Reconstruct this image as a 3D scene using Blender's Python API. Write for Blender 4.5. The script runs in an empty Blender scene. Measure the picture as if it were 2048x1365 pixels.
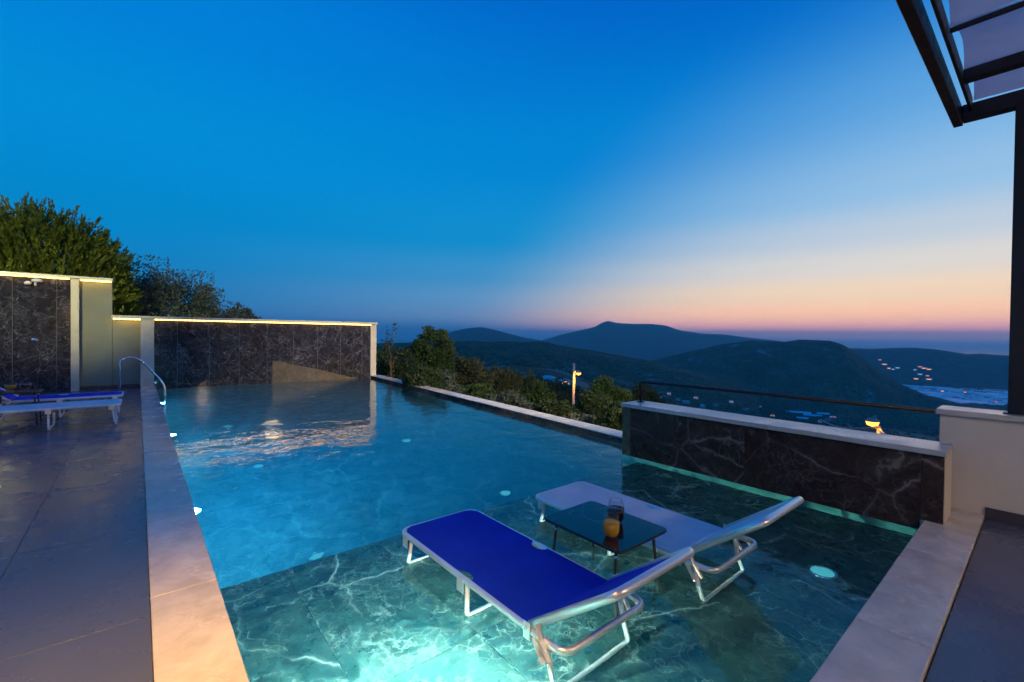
import bpy, bmesh, math, random
import numpy as np
from mathutils import Vector, Matrix
R = math.radians
random.seed(7); rng = np.random.default_rng(7)
S = bpy.context.scene
COL = S.collection

# ------------------------------------------------------------------ camera
H = 1.5                                   # eye height above the water (water is z = 0)
FPX, YAW, PIT, ROL = 898.1, R(39.8), R(-.74), R(.69)
up = np.array([math.sin(ROL)*math.cos(PIT), -math.cos(ROL)*math.cos(PIT), math.sin(PIT)])
zf_ = np.array([0, 0, 1.]); fw = zf_ - up*(zf_ @ up); fw /= np.linalg.norm(fw)
rt = np.cross(fw, up); rt = rt if rt[0] > 0 else -rt
CM = np.array([fw*math.sin(YAW) + rt*math.cos(YAW), fw*math.cos(YAW) - rt*math.sin(YAW), up])
def ray(px, py):
    d = CM @ np.array([px-1024, py-682.5, FPX]); return d
def at_y(px, py, y): d = ray(px, py); return Vector((d[0]*y/d[1], y, H + d[2]*y/d[1]))
def at_r(px, py, r): d = ray(px, py); k = r/math.hypot(d[0], d[1]); return Vector((d[0]*k, d[1]*k, H + d[2]*k))
cam_d = bpy.data.cameras.new('camera'); cam = bpy.data.objects.new('camera', cam_d); COL.objects.link(cam)
rot = Matrix(((CM[0][0], -CM[0][1], -CM[0][2]), (CM[1][0], -CM[1][1], -CM[1][2]), (CM[2][0], -CM[2][1], -CM[2][2])))
cam.matrix_world = Matrix.Translation((0, 0, H)) @ rot.to_4x4()
cam_d.sensor_width = 36; cam_d.lens = 36*FPX/2048; cam_d.clip_start = .05; cam_d.clip_end = 80000
S.camera = cam

# ------------------------------------------------------------------ sky (dusk, glow along +X)
W = bpy.data.worlds.new('World'); S.world = W; W.use_nodes = True
SUN_AZ = R(92)                            # bearing of the sunset from +Y towards +X
def srgb(r, g, b):
    f = lambda c: (c/255/12.92 if c/255 <= .04045 else ((c/255+.055)/1.055)**2.4)
    return (f(r), f(g), f(b), 1)
def build_world():
    nt = W.node_tree; nt.nodes.clear(); N = nt.nodes.new; L = nt.links.new
    out = N('ShaderNodeOutputWorld'); bg = N('ShaderNodeBackground'); bg.inputs[1].default_value = 1.0
    tc = N('ShaderNodeTexCoord'); sp = N('ShaderNodeSeparateXYZ'); L(tc.outputs['Generated'], sp.inputs[0])
    el = N('ShaderNodeMath'); el.operation = 'ARCSINE'; L(sp.outputs['Z'], el.inputs[0])
    mr = N('ShaderNodeMapRange'); mr.inputs['From Min'].default_value = R(-10); mr.inputs['From Max'].default_value = R(90); L(el.outputs[0], mr.inputs[0])
    def ramp(stops):
        r = N('ShaderNodeValToRGB'); e = r.color_ramp; e.interpolation = 'EASE'
        while len(e.elements) > 1: e.elements.remove(e.elements[-1])
        for i, (deg, c) in enumerate(stops):
            p = (deg+10)/100
            q = e.elements[0] if i == 0 else e.elements.new(p)
            q.position = p; q.color = (*c, 1)
        L(mr.outputs[0], r.inputs[0]); return r
    # linear radiance by elevation; the low stops are brighter because the haze box dims them
    L_ = lambda r, g, b, k=1.0: tuple(c*k for c in srgb(r, g, b)[:3])
    sunny = ramp([(-10, (.05, .09, .2)), (-.4, (.22, .30, .55)), (.4, (1.0, .60, .62)), (1.1, (1.75, .74, .60)), (2.4, (1.60, .86, .48)), (4.6, (1.20, .87, .56)), (7.5, (.88, .82, .74)), (10.5, (.62, .71, .80)), (14.5, (.38, .62, .87)), (23, (.23, .53, .87)), (34, (.075, .36, .80)), (46, (.008, .195, .68)), (90, (0, .055, .38))])
    mid = ramp([(-10, (.01, .04, .13)), (-.4, (.03, .15, .38)), (.8, (.11, .26, .50)), (2.2, (.21, .35, .58)), (4.5, (.16, .37, .63)), (7.5, (.065, .33, .63)), (12, (.006, .295, .66)), (22, (0, .235, .67)), (38, (0, .115, .57)), (55, (0, .076, .46)), (90, (0, .045, .36))])
    away = ramp([(-10, (.002, .02, .08)), (0, (.01, .185, .45)), (4, (.004, .22, .54)), (10, (0, .255, .62)), (19, (0, .275, .70)), (30, (0, .22, .70)), (42, (0, .13, .64)), (60, (0, .08, .50)), (90, (0, .055, .40))])
    dt = N('ShaderNodeVectorMath'); dt.operation = 'DOT_PRODUCT'; L(tc.outputs['Generated'], dt.inputs[0]); dt.inputs[1].default_value = (math.sin(SUN_AZ), math.cos(SUN_AZ), 0)
    def lobe(k, lo, hi):                  # glow narrows with height above the sunset point
        mu = N('ShaderNodeMath'); mu.operation = 'MULTIPLY_ADD'; L(sp.outputs['Z'], mu.inputs[0]); mu.inputs[1].default_value = -k; L(dt.outputs['Value'], mu.inputs[2])
        t = N('ShaderNodeMapRange'); t.interpolation_type = 'SMOOTHERSTEP'; L(mu.outputs[0], t.inputs[0]); t.inputs['From Min'].default_value = lo; t.inputs['From Max'].default_value = hi; return t
    t1 = lobe(.3, -.25, .85); t2 = lobe(.52, .44, .98)
    m1 = N('ShaderNodeMix'); m1.data_type = 'RGBA'; L(t1.outputs[0], m1.inputs[0]); L(away.outputs[0], m1.inputs[6]); L(mid.outputs[0], m1.inputs[7])
    m2 = N('ShaderNodeMix'); m2.data_type = 'RGBA'; L(t2.outputs[0], m2.inputs[0]); L(m1.outputs[2], m2.inputs[6]); L(sunny.outputs[0], m2.inputs[7])
    L(m2.outputs[2], bg.inputs[0]); L(bg.outputs[0], out.inputs[0])
build_world()

# last warm glow of the sun that has just gone below the ridge
sd = bpy.data.lights.new('sun', 'SUN'); sd.energy = .12; sd.angle = R(25); sd.color = (1, .62, .45)
sun = bpy.data.objects.new('sun', sd); COL.objects.link(sun)
sun.rotation_euler = (R(86), 0, R(180) - SUN_AZ + R(0)); sun.location = (60, 0, 40)

S.view_settings.view_transform = 'Standard'; S.view_settings.look = 'None'; S.view_settings.exposure = 0; S.view_settings.gamma = 1
c = S.cycles
c.use_denoising = True
c.max_bounces = 10; c.diffuse_bounces = 3; c.glossy_bounces = 5; c.transmission_bounces = 8; c.transparent_max_bounces = 10; c.volume_bounces = 1
c.caustics_reflective = True; c.caustics_refractive = True; c.sample_clamp_indirect = 30; c.blur_glossy = .3
c.use_adaptive_sampling = True; c.adaptive_threshold = .012

# ------------------------------------------------------------------ materials
def mat(name): m = bpy.data.materials.new(name); m.use_nodes = True; m.node_tree.nodes.clear(); return m
class NB:
    def __init__(s, m): s.nt = m.node_tree; s.N = s.nt.nodes.new; s.L = s.nt.links.new
    def out(s, sh, vol=None):
        o = s.N('ShaderNodeOutputMaterial')
        if sh: s.L(sh, o.inputs[0])
        if vol: s.L(vol, o.inputs[1])
    def pos(s, kind='world'):
        if kind == 'world': return s.N('ShaderNodeNewGeometry').outputs['Position']
        return s.N('ShaderNodeTexCoord').outputs['Object']
    def noise(s, v, scale, detail=4, rough=.55, dist=0):
        n = s.N('ShaderNodeTexNoise'); n.inputs['Scale'].default_value = scale; n.inputs['Detail'].default_value = detail; n.inputs['Roughness'].default_value = rough; n.inputs['Distortion'].default_value = dist
        s.L(v, n.inputs['Vector']); return n
    def ramp(s, f, stops, interp='LINEAR'):
        r = s.N('ShaderNodeValToRGB'); e = r.color_ramp; e.interpolation = interp
        while len(e.elements) > 1: e.elements.remove(e.elements[-1])
        for i, (p, col) in enumerate(stops):
            q = e.elements[0] if i == 0 else e.elements.new(p)
            q.position = p; q.color = (*col, 1) if len(col) == 3 else col
        s.L(f, r.inputs[0]); return r.outputs[0]
    def math(s, op, a, b=None):
        m = s.N('ShaderNodeMath'); m.operation = op
        for i, v in enumerate((a, b)):
            if v is None: continue
            if isinstance(v, (int, float)): m.inputs[i].default_value = v
            else: s.L(v, m.inputs[i])
        return m.outputs[0]
    def mix(s, f, a, b, blend='MIX'):
        m = s.N('ShaderNodeMix'); m.data_type = 'RGBA'; m.blend_type = blend
        for i, v in ((0, f), (6, a), (7, b)):
            if isinstance(v, (int, float)): m.inputs[i].default_value = v
            elif isinstance(v, tuple): m.inputs[i].default_value = (*v[:3], 1)
            else: s.L(v, m.inputs[i])
        return m.outputs[2]
    def bump(s, h, strength, dist=.01):
        b = s.N('ShaderNodeBump'); b.inputs['Strength'].default_value = strength; b.inputs['Distance'].default_value = dist; s.L(h, b.inputs['Height']); return b.outputs[0]
    def bsdf(s, col, rough=.5, metal=0, normal=None, **kw):
        p = s.N('ShaderNodeBsdfPrincipled')
        for k, v in (('Base Color', col), ('Roughness', rough), ('Metallic', metal)):
            if isinstance(v, (int, float)): p.inputs[k].default_value = v
            elif isinstance(v, tuple): p.inputs[k].default_value = (*v[:3], 1)
            else: s.L(v, p.inputs[k])
        if normal: s.L(normal, p.inputs['Normal'])
        for k, v in kw.items(): p.inputs[k.replace('_', ' ')].default_value = v
        return p.outputs[0]
def piece_offset(b, v, amt=37.):          # every panel or tile is cut from another part of the slab
    oi = b.N('ShaderNodeObjectInfo'); m = b.N('ShaderNodeVectorMath'); m.operation = 'ADD'
    cx = b.N('ShaderNodeCombineXYZ'); b.L(b.math('MULTIPLY', oi.outputs['Random'], amt), cx.inputs[0]); b.L(b.math('MULTIPLY', oi.outputs['Random'], amt*1.7), cx.inputs[1]); b.L(b.math('MULTIPLY', oi.outputs['Random'], amt*.6), cx.inputs[2])
    b.L(v, m.inputs[0]); b.L(cx.outputs[0], m.inputs[1]); return m.outputs[0]
def marble(name, base, cloud, vein, rough, scale=1.0, vein_amt=1.0, offset=True, spec=.5, crack=1.0, wisp=1.0):
    m = mat(name); b = NB(m); v = b.pos()
    if offset: v = piece_offset(b, v)
    mp = b.N('ShaderNodeMapping'); mp.inputs['Scale'].default_value = (scale,)*3; mp.inputs['Rotation'].default_value = (.5, .4, .6); b.L(v, mp.inputs[0]); v = mp.outputs[0]
    warp = b.noise(v, 1.6, 5, .6); wv = b.N('ShaderNodeVectorMath'); wv.operation = 'MULTIPLY_ADD'; b.L(warp.outputs['Color'], wv.inputs[0]); wv.inputs[1].default_value = (.9, .9, .9); b.L(v, wv.inputs[2])
    vor = b.N('ShaderNodeTexVoronoi'); vor.feature = 'DISTANCE_TO_EDGE'; vor.inputs['Scale'].default_value = 1.0; w2 = b.N('ShaderNodeVectorMath'); w2.operation = 'MULTIPLY_ADD'; b.L(b.noise(v, 3.0, 4, .6).outputs['Color'], w2.inputs[0]); w2.inputs[1].default_value = (.22, .22, .22); b.L(v, w2.inputs[2]); b.L(w2.outputs[0], vor.inputs['Vector'])
    vor2 = b.N('ShaderNodeTexVoronoi'); vor2.feature = 'DISTANCE_TO_EDGE'; vor2.inputs['Scale'].default_value = 3.1; b.L(wv.outputs[0], vor2.inputs['Vector'])
    patch = b.noise(v, 1.1, 3, .6).outputs['Fac']; patch2 = b.noise(v, 2.9, 6, .7, .8).outputs['Fac']
    vor3 = b.N('ShaderNodeTexVoronoi'); vor3.feature = 'DISTANCE_TO_EDGE'; vor3.inputs['Scale'].default_value = 7.5; b.L(wv.outputs[0], vor3.inputs['Vector'])
    v1 = b.ramp(vor.outputs['Distance'], [(0, (1, 1, 1)), (.004, (.8, .8, .8)), (.010, (.15, .15, .15)), (.03, (0, 0, 0))])
    v1 = b.math('MULTIPLY', b.math('MULTIPLY', v1, crack), b.ramp(patch, [(.42, (0, 0, 0)), (.60, (1, 1, 1))]))
    v2 = b.ramp(vor2.outputs['Distance'], [(0, (.6, .6, .6)), (.014, (.22, .22, .22)), (.05, (0, 0, 0))])
    v2 = b.math('MULTIPLY', v2, b.ramp(patch2, [(.46, (0, 0, 0)), (.66, (1, 1, 1))]))
    v3 = b.ramp(vor3.outputs['Distance'], [(0, (.32, .32, .32)), (.03, (.10, .10, .10)), (.09, (0, 0, 0))])
    v3 = b.math('MULTIPLY', v3, b.ramp(b.noise(v, 2.1, 4, .6, .5).outputs['Fac'], [(.47, (0, 0, 0)), (.66, (1, 1, 1))]))
    v2 = b.math('MULTIPLY', b.math('ADD', v2, v3), wisp)
    cl = b.ramp(b.noise(wv.outputs[0], 4.2, 7, .72, .6).outputs['Fac'], [(.40, base), (.52, tuple(x*.6+y*.4 for x, y in zip(base, cloud))), (.66, cloud)])
    vm = b.math('MULTIPLY', b.math('MINIMUM', b.math('ADD', v1, v2), 1.0), vein_amt)
    col = b.mix(vm, cl, vein)
    rg = b.ramp(b.noise(v, 7, 3).outputs['Fac'], [(.3, (rough*.7,)*3), (.7, (rough*1.4,)*3)])
    b.out(b.bsdf(col, rg, Specular_IOR_Level=spec)); return m
M = {}
M['marble_wall'] = marble('polished dark marble', (.016, .013, .016), (.046, .041, .050), (.33, .32, .37), .04, 1.35, .66, True, .5, .35, 1.9)
M['marble_stub'] = marble('brown black marble', (.036, .021, .016), (.070, .045, .036), (.38, .30, .25), .26, 1.1, .6, True, .10, .8, 1.2)
M['marble_brown'] = marble('brown marble', (.08, .045, .02), (.14, .09, .045), (.3, .24, .16), .12, 2.5, .5)
M['patch_tan'] = marble('tan patch', (.10, .076, .055), (.15, .12, .088), (.30, .26, .21), .1, 1.5, .6, True, .5, .4, 1.6)  # veined tan colour for the wedge on the far wall
M['marble_pool'] = marble('pool marble', (.005, .022, .021), (.040, .098, .090), (.46, .66, .61), .3, 1.35, .9, True, .5, .8, 1.3)
M['marble_deep'] = marble('deep pool marble', (.022, .065, .075), (.13, .21, .23), (.28, .38, .40), .4, 1.1, .7, False)
M['marble_table'] = marble('black marble laminate', (.008, .008, .01), (.014, .014, .018), (.22, .22, .24), .05, 3.2, .45, True, .42)

def stone(name, c1, c2, rough=.3, scale=5, spots=True, bmp=.12, rvar=.3):
    m = mat(name); b = NB(m); v = piece_offset(b, b.pos(), 11)
    n = b.noise(v, scale, 8, .65, .3).outputs['Fac']
    col = b.ramp(n, [(.3, c1), (.7, c2)])
    big = b.noise(v, .9, 3, .5).outputs['Fac']; col = b.mix(b.ramp(big, [(.35, (0, 0, 0)), (.75, (.35, .35, .35))]), col, tuple(x*.72 for x in c1))
    if spots:
        vo = b.N('ShaderNodeTexVoronoi'); vo.inputs['Scale'].default_value = 9; b.L(v, vo.inputs['Vector'])
        sp = b.math('MULTIPLY', b.ramp(vo.outputs['Distance'], [(.06, (1, 1, 1)), (.16, (0, 0, 0))]), b.ramp(b.noise(v, 3.3, 2).outputs['Fac'], [(.58, (0, 0, 0)), (.64, (.8, .8, .8))]))
        col = b.mix(sp, col, tuple(x*.45 for x in c1))
    rg = b.ramp(b.noise(v, 3, 5).outputs['Fac'], [(.3, (rough*(1-rvar),)*3), (.7, (rough*(1+rvar),)*3)])
    b.out(b.bsdf(col, rg, normal=b.bump(n, bmp, .004))); return m
M['coping'] = stone('beige limestone', (.48, .40, .31), (.76, .66, .54), .24)
M['cap'] = stone('wall cap limestone', (.46, .41, .35), (.6, .55, .48), .3)
M['pillar'] = stone('pillar limestone', (.45, .39, .33), (.58, .52, .45), .35, 4, False)
M['deck'] = stone('dark porcelain deck tile', (.084, .088, .124), (.102, .106, .142), .27, 2.2, False, .0, .10)
M['grout'] = stone('grout', (.10, .10, .105), (.14, .14, .145), .8, 20, False)
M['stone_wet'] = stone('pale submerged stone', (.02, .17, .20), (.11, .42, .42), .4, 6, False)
M['joint'] = stone('pale joint filler', (.13, .125, .13), (.18, .17, .18), .7, 9, False)
M['skirting'] = stone('dark skirting tile', (.05, .04, .045), (.08, .065, .07), .35, 5, False)

def plain(name, col, rough=.5, metal=0, var=.12, scale=6, bump=0., **kw):
    m = mat(name); b = NB(m); v = b.pos('obj')
    n = b.noise(v, scale, 6, .6).outputs['Fac']
    cc = b.ramp(n, [(.3, tuple(x*(1-var) for x in col)), (.7, tuple(min(1, x*(1+var)) for x in col))])
    rr = b.ramp(b.noise(v, scale*2.3, 4).outputs['Fac'], [(.3, (rough*.8,)*3), (.7, (min(1, rough*1.25),)*3)])
    nm = b.bump(b.noise(v, scale*12, 3).outputs['Fac'], bump, .003) if bump else None
    b.out(b.bsdf(cc, rr, metal, nm, **kw)); return m
M['green_plaster'] = plain('grey green plaster', (.21, .215, .175), .8, 0, .06, 1.5, .25)
M['cream_plaster'] = plain('cream plaster', (.62, .55, .46), .8, 0, .05, 2, .3)
M['white_plaster'] = plain('white plaster', (.72, .71, .69), .8, 0, .05, 2, .2)
M['black_metal'] = plain('black powder coated steel', (.010, .009, .010), .5, 0, .2, 9)
M['brown_metal'] = plain('dark brown steel', (.007, .005, .006), .45, 0, .2, 7)
M['aluminium'] = plain('brushed aluminium', (.78, .78, .78), .26, 1, .05, 30)
M['chrome'] = plain('polished steel', (.82, .82, .84), .12, 1, .03, 8)
M['white_tube'] = plain('white coated tube', (.74, .74, .74), .3, 0, .04, 8)
M['plastic_white'] = plain('white plastic', (.75, .75, .73), .35, 0, .04, 8)
M['concrete'] = plain('pole concrete', (.36, .34, .31), .85, 0, .2, 3, .3)
M['bark'] = plain('bark', (.09, .065, .045), .9, 0, .35, 14, .6)
M['roof_tile'] = plain('clay roof', (.30, .10, .06), .8, 0, .25, .6)
M['white_roof'] = plain('pale roof', (.55, .56, .58), .7, 0, .1, .6)
M['house_white'] = plain('far house wall', (.58, .56, .53), .8, 0, .08, .4)
M['window_dark'] = plain('dark window glass', (.02, .022, .026), .08, 0, .1, 2)
def metal(name, col, rough, mt=1.0):
    m = mat(name); b = NB(m); b.out(b.bsdf(col, rough, mt)); return m
M['aluminium'] = metal('satin aluminium', (.80, .80, .80), .34, .75)
M['chrome'] = metal('polished steel', (.82, .82, .84), .12)
def fabric(name, col, trans=.25):
    m = mat(name); b = NB(m); v = b.pos('obj')
    w1 = b.N('ShaderNodeTexWave'); w1.inputs['Scale'].default_value = 160; w1.bands_direction = 'X'; b.L(v, w1.inputs['Vector'])
    w2 = b.N('ShaderNodeTexWave'); w2.inputs['Scale'].default_value = 160; w2.bands_direction = 'Y'; b.L(v, w2.inputs['Vector'])
    h = b.math('MULTIPLY', w1.outputs['Fac'], w2.outputs['Fac'])
    n = b.noise(v, 4, 5).outputs['Fac']
    cc = b.ramp(n, [(.3, tuple(x*.88 for x in col)), (.7, tuple(min(1, x*1.08) for x in col))])
    p = b.bsdf(cc, .75, normal=b.bump(h, .25, .001), Specular_IOR_Level=.2); tr = b.N('ShaderNodeBsdfTranslucent'); b.L(cc, tr.inputs[0])
    mx = b.N('ShaderNodeMixShader'); mx.inputs[0].default_value = trans; b.L(p, mx.inputs[1]); b.L(tr.outputs[0], mx.inputs[2]); b.out(mx.outputs[0]); return m
M['blue_sling'] = fabric('blue sling fabric', (.002, .028, .50), .12)
M['white_sling'] = fabric('white sling fabric', (.80, .80, .80), .2)
M['canopy'] = fabric('pale canopy fabric', (.66, .65, .68), .6)
def emit(name, col, st):
    m = mat(name); b = NB(m); e = b.N('ShaderNodeEmission'); e.inputs[0].default_value = (*col, 1); e.inputs[1].default_value = st; b.out(e.outputs[0]); return m
def led_mat():
    m = mat('warm led tape'); b = NB(m); v = b.pos()
    w = b.N('ShaderNodeTexWave'); w.inputs['Scale'].default_value = 3.1; w.bands_direction = 'X'; w.inputs['Distortion'].default_value = 1.5; b.L(v, w.inputs['Vector'])
    e = b.N('ShaderNodeEmission'); e.inputs[0].default_value = (1, .56, .11, 1); b.L(b.math('ADD', b.math('MULTIPLY', w.outputs['Fac'], 5.0), 7.0), e.inputs[1]); b.out(e.outputs[0]); return m
M['led'] = led_mat()
M['lamp_sodium'] = emit('sodium lamp', (1, .37, .04), 5)
M['lamp_warm'] = emit('warm lamp glass', (1, .58, .22), 140)
M['pool_lens'] = emit('pool light lens', (.10, .75, .9), .55)
M['pool_lens_wall'] = emit('pool wall light lens', (.06, .56, .95), 1350)
M['puck_lens'] = emit('puck light lens', (.6, 1, .85), 6)
M['lit_window'] = emit('lit window', (1, .42, .10), 1.6)
M['lit_pink'] = emit('lit pink shopfront', (1, .30, .22), 1.0)
M['lit_white'] = emit('lit white sign', (.55, .75, 1), .7)
def glass(name, ior=1.45, col=(1, 1, 1), rough=0):
    m = mat(name); b = NB(m); g = b.N('ShaderNodeBsdfGlass'); g.inputs['IOR'].default_value = ior; g.inputs['Color'].default_value = (*col, 1); g.inputs['Roughness'].default_value = rough; b.out(g.outputs[0]); return m
def thin_glass():
    m = mat('drinking glass'); b = NB(m); lw = b.N('ShaderNodeLayerWeight'); lw.inputs[0].default_value = .5; tr = b.N('ShaderNodeBsdfTransparent'); tr.inputs[0].default_value = (.97, .98, .98, 1); g = b.N('ShaderNodeBsdfGlossy'); g.inputs['Roughness'].default_value = .03
    f = b.math('ADD', b.math('MULTIPLY', b.math('POWER', lw.outputs['Facing'], 4.0), .55), .05)
    mx = b.N('ShaderNodeMixShader'); b.L(f, mx.inputs[0]); b.L(tr.outputs[0], mx.inputs[1]); b.L(g.outputs[0], mx.inputs[2]); b.out(mx.outputs[0]); return m
M['glass'] = thin_glass()
def juice():
    m = mat('orange juice'); b = NB(m); p = b.bsdf((1, .52, .0), .2); tr = b.N('ShaderNodeBsdfTranslucent'); tr.inputs[0].default_value = (1, .52, .0, 1)
    mx = b.N('ShaderNodeMixShader'); mx.inputs[0].default_value = .5; b.L(p, mx.inputs[1]); b.L(tr.outputs[0], mx.inputs[2]); b.out(mx.outputs[0]); return m
M['juice'] = juice()
M['cola'] = plain('dark cola', (.018, .004, .004), .05, 0, .1, 20)
def water_mat():
    m = mat('pool water'); b = NB(m); v = b.pos()
    mp = b.N('ShaderNodeMapping'); mp.inputs['Scale'].default_value = (1, 1.25, 1); mp.inputs['Rotation'].default_value = (0, 0, .5); b.L(v, mp.inputs[0])
    n1 = b.noise(mp.outputs[0], 1.5, 3, .5, .4).outputs['Fac']; n2 = b.noise(mp.outputs[0], 6.5, 3, .5, .3).outputs['Fac']
    h = b.math('ADD', b.math('MULTIPLY', n1, 1.0), b.math('MULTIPLY', n2, .22))
    g = b.N('ShaderNodeBsdfGlass'); g.inputs['IOR'].default_value = 1.333; g.inputs['Roughness'].default_value = 0.0; b.L(b.bump(h, .62, .022), g.inputs['Normal'])
    vol = b.N('ShaderNodeVolumePrincipled'); vol.inputs['Color'].default_value = (.015, .47, .74, 1); vol.inputs['Density'].default_value = .12; vol.inputs['Absorption Color'].default_value = (.10, .75, .92, 1); vol.inputs['Anisotropy'].default_value = .0
    b.out(g.outputs[0], vol.outputs[0]); return m
M['water'] = water_mat()
def leaf(name, c1, c2, trans=.3):
    m = mat(name); b = NB(m); v = b.pos()
    n = b.noise(v, .9, 3).outputs['Fac']; oi = b.noise(v, 11, 2).outputs['Fac']
    cc = b.mix(oi, b.ramp(n, [(.35, c1), (.68, c2)]), tuple(x*.75 for x in c1))
    p = b.bsdf(cc, .55, Specular_IOR_Level=.3); tr = b.N('ShaderNodeBsdfTranslucent'); b.L(cc, tr.inputs[0])
    mx = b.N('ShaderNodeMixShader'); mx.inputs[0].default_value = trans; b.L(p, mx.inputs[1]); b.L(tr.outputs[0], mx.inputs[2]); b.out(mx.outputs[0]); return m
M['leaf_conifer'] = leaf('yellow green conifer', (.08, .11, .012), (.16, .19, .018))
M['leaf_olive'] = leaf('olive leaf', (.075, .10, .075), (.13, .155, .12))
M['leaf_green'] = leaf('mid green leaf', (.045, .085, .02), (.085, .125, .03))
M['leaf_dark'] = leaf('dark green leaf', (.03, .055, .02), (.06, .085, .03))
M['leaf_tan'] = leaf('dry olive leaf', (.07, .082, .035), (.115, .115, .055))
def terrain_mat(name, c1, c2, c3, scale, rock=0., rockscale=.006):
    m = mat(name); b = NB(m); v = b.pos()
    n = b.noise(v, scale, 8, .7).outputs['Fac']; n2 = b.noise(v, scale*9, 5, .7).outputs['Fac']
    cc = b.ramp(n, [(.32, c1), (.5, c2), (.68, c3)]); cc = b.mix(b.ramp(n2, [(.42, (.9, .9, .9)), (.58, (0, 0, 0))]), cc, tuple(x*.4 for x in c1))
    if rock:
        mp = b.N('ShaderNodeMapping'); mp.inputs['Scale'].default_value = (1, 1, .45); b.L(v, mp.inputs[0])
        r = b.noise(mp.outputs[0], rockscale, 6, .75).outputs['Fac']
        cc = b.mix(b.ramp(r, [(.60, (0, 0, 0)), (.68, (rock,)*3)]), cc, (.30, .27, .25))
    b.out(b.bsdf(cc, .95, normal=b.bump(n2, 1.0, 6.0), Specular_IOR_Level=.1)); return m
M['ground'] = terrain_mat('scrub hillside', (.03, .042, .02), (.055, .065, .03), (.11, .10, .06), .012)
def field_mat():
    m = mat('scrub and fields'); b = NB(m); v = b.pos(); n = b.noise(v, .012, 8, .7).outputs['Fac']; n2 = b.noise(v, .12, 5, .7).outputs['Fac']
    cc = b.ramp(n, [(.32, (.03, .045, .02)), (.5, (.06, .07, .035)), (.68, (.12, .11, .065))]); cc = b.mix(b.ramp(n2, [(.35, (.6, .6, .6)), (.65, (0, 0, 0))]), cc, (.015, .022, .01))
    mp = b.N('ShaderNodeMapping'); mp.inputs['Scale'].default_value = (.012, .02, 0); mp.inputs['Rotation'].default_value = (0, 0, .5); b.L(v, mp.inputs[0])
    vo = b.N('ShaderNodeTexVoronoi'); vo.inputs['Scale'].default_value = 1; b.L(mp.outputs[0], vo.inputs['Vector']); sx = b.N('ShaderNodeSeparateColor'); b.L(vo.outputs['Color'], sx.inputs[0])
    ln = b.N('ShaderNodeVectorMath'); ln.operation = 'LENGTH'; b.L(v, ln.inputs[0]); far = b.ramp(b.math('DIVIDE', ln.outputs['Value'], 1000.), [(.16, (0, 0, 0)), (.3, (1, 1, 1))])
    fm = b.math('MULTIPLY', b.ramp(sx.outputs[0], [(.55, (0, 0, 0)), (.58, (.9, .9, .9))]), far)
    cc = b.mix(fm, cc, b.ramp(sx.outputs[1], [(.2, (.28, .22, .14)), (.6, (.16, .15, .08)), (.9, (.38, .33, .25))]))
    b.out(b.bsdf(cc, .95, normal=b.bump(n2, .8, 1.0), Specular_IOR_Level=.1)); return m
M['ground'] = field_mat()
M['hill'] = terrain_mat('forested hill', (.035, .07, .035), (.085, .13, .06), (.19, .19, .11), .013, 1, .008)
M['mount'] = terrain_mat('distant mountain', (.035, .055, .04), (.05, .07, .045), (.065, .08, .055), .002)
M['sea'] = plain('evening sea', (.02, .05, .08), .35, 0, .1, .002)
M['greenhouse'] = plain('greenhouse plastic', (.74, .76, .78), .45, 0, .2, .02)
M['asphalt'] = plain('asphalt', (.05, .05, .052), .85, 0, .2, .5)

# ------------------------------------------------------------------ helpers
def link(o, parent=None):
    COL.objects.link(o)
    if parent: o.parent = parent
    return o
def mesh_obj(name, bm, m, parent=None, smooth=False, loc=None):
    me = bpy.data.meshes.new(name); bm.to_mesh(me); bm.free(); me.materials.append(M[m] if isinstance(m, str) else m)
    if smooth:
        for p in me.polygons: p.use_smooth = True
    o = bpy.data.objects.new(name, me); link(o, parent)
    if loc is not None: o.location = loc
    return o
def tag(o, label=None, cat=None, group=None, kind=None):
    if label: o['label'] = label
    if cat: o['category'] = cat
    if group: o['group'] = group
    if kind: o['kind'] = kind
    return o
def thing(name, label, cat, loc=(0, 0, 0), rz=0, group=None):
    o = bpy.data.objects.new(name, None); o.empty_display_size = .1; link(o); o.location = loc; o.rotation_euler = (0, 0, rz); return tag(o, label, cat, group)
def add_box(bm, x0, x1, y0, y1, z0, z1, bev=0.):
    r = bmesh.ops.create_cube(bm, size=1); vs = r['verts']
    for v in vs: v.co = Vector(((x0+x1)/2 + v.co.x*(x1-x0), (y0+y1)/2 + v.co.y*(y1-y0), (z0+z1)/2 + v.co.z*(z1-z0)))
    if bev:
        es = list({e for v in vs for e in v.link_edges}); bmesh.ops.bevel(bm, geom=es, offset=bev, segments=1, affect='EDGES')
def box(name, x0, x1, y0, y1, z0, z1, m, parent=None, bev=0.):
    bm = bmesh.new(); add_box(bm, x0, x1, y0, y1, z0, z1, bev); return mesh_obj(name, bm, m, parent)
def prism(name, pts, z0, z1, m, parent=None, bev=0.):
    bm = bmesh.new(); f = bm.faces.new([bm.verts.new((x, y, z0)) for x, y in pts])
    r = bmesh.ops.extrude_face_region(bm, geom=[f]); bmesh.ops.translate(bm, vec=(0, 0, z1-z0), verts=[v for v in r['geom'] if isinstance(v, bmesh.types.BMVert)])
    bmesh.ops.recalc_face_normals(bm, faces=bm.faces)
    if bev: bmesh.ops.bevel(bm, geom=list(bm.edges), offset=bev, segments=2, affect='EDGES')
    return mesh_obj(name, bm, m, parent)
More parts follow.
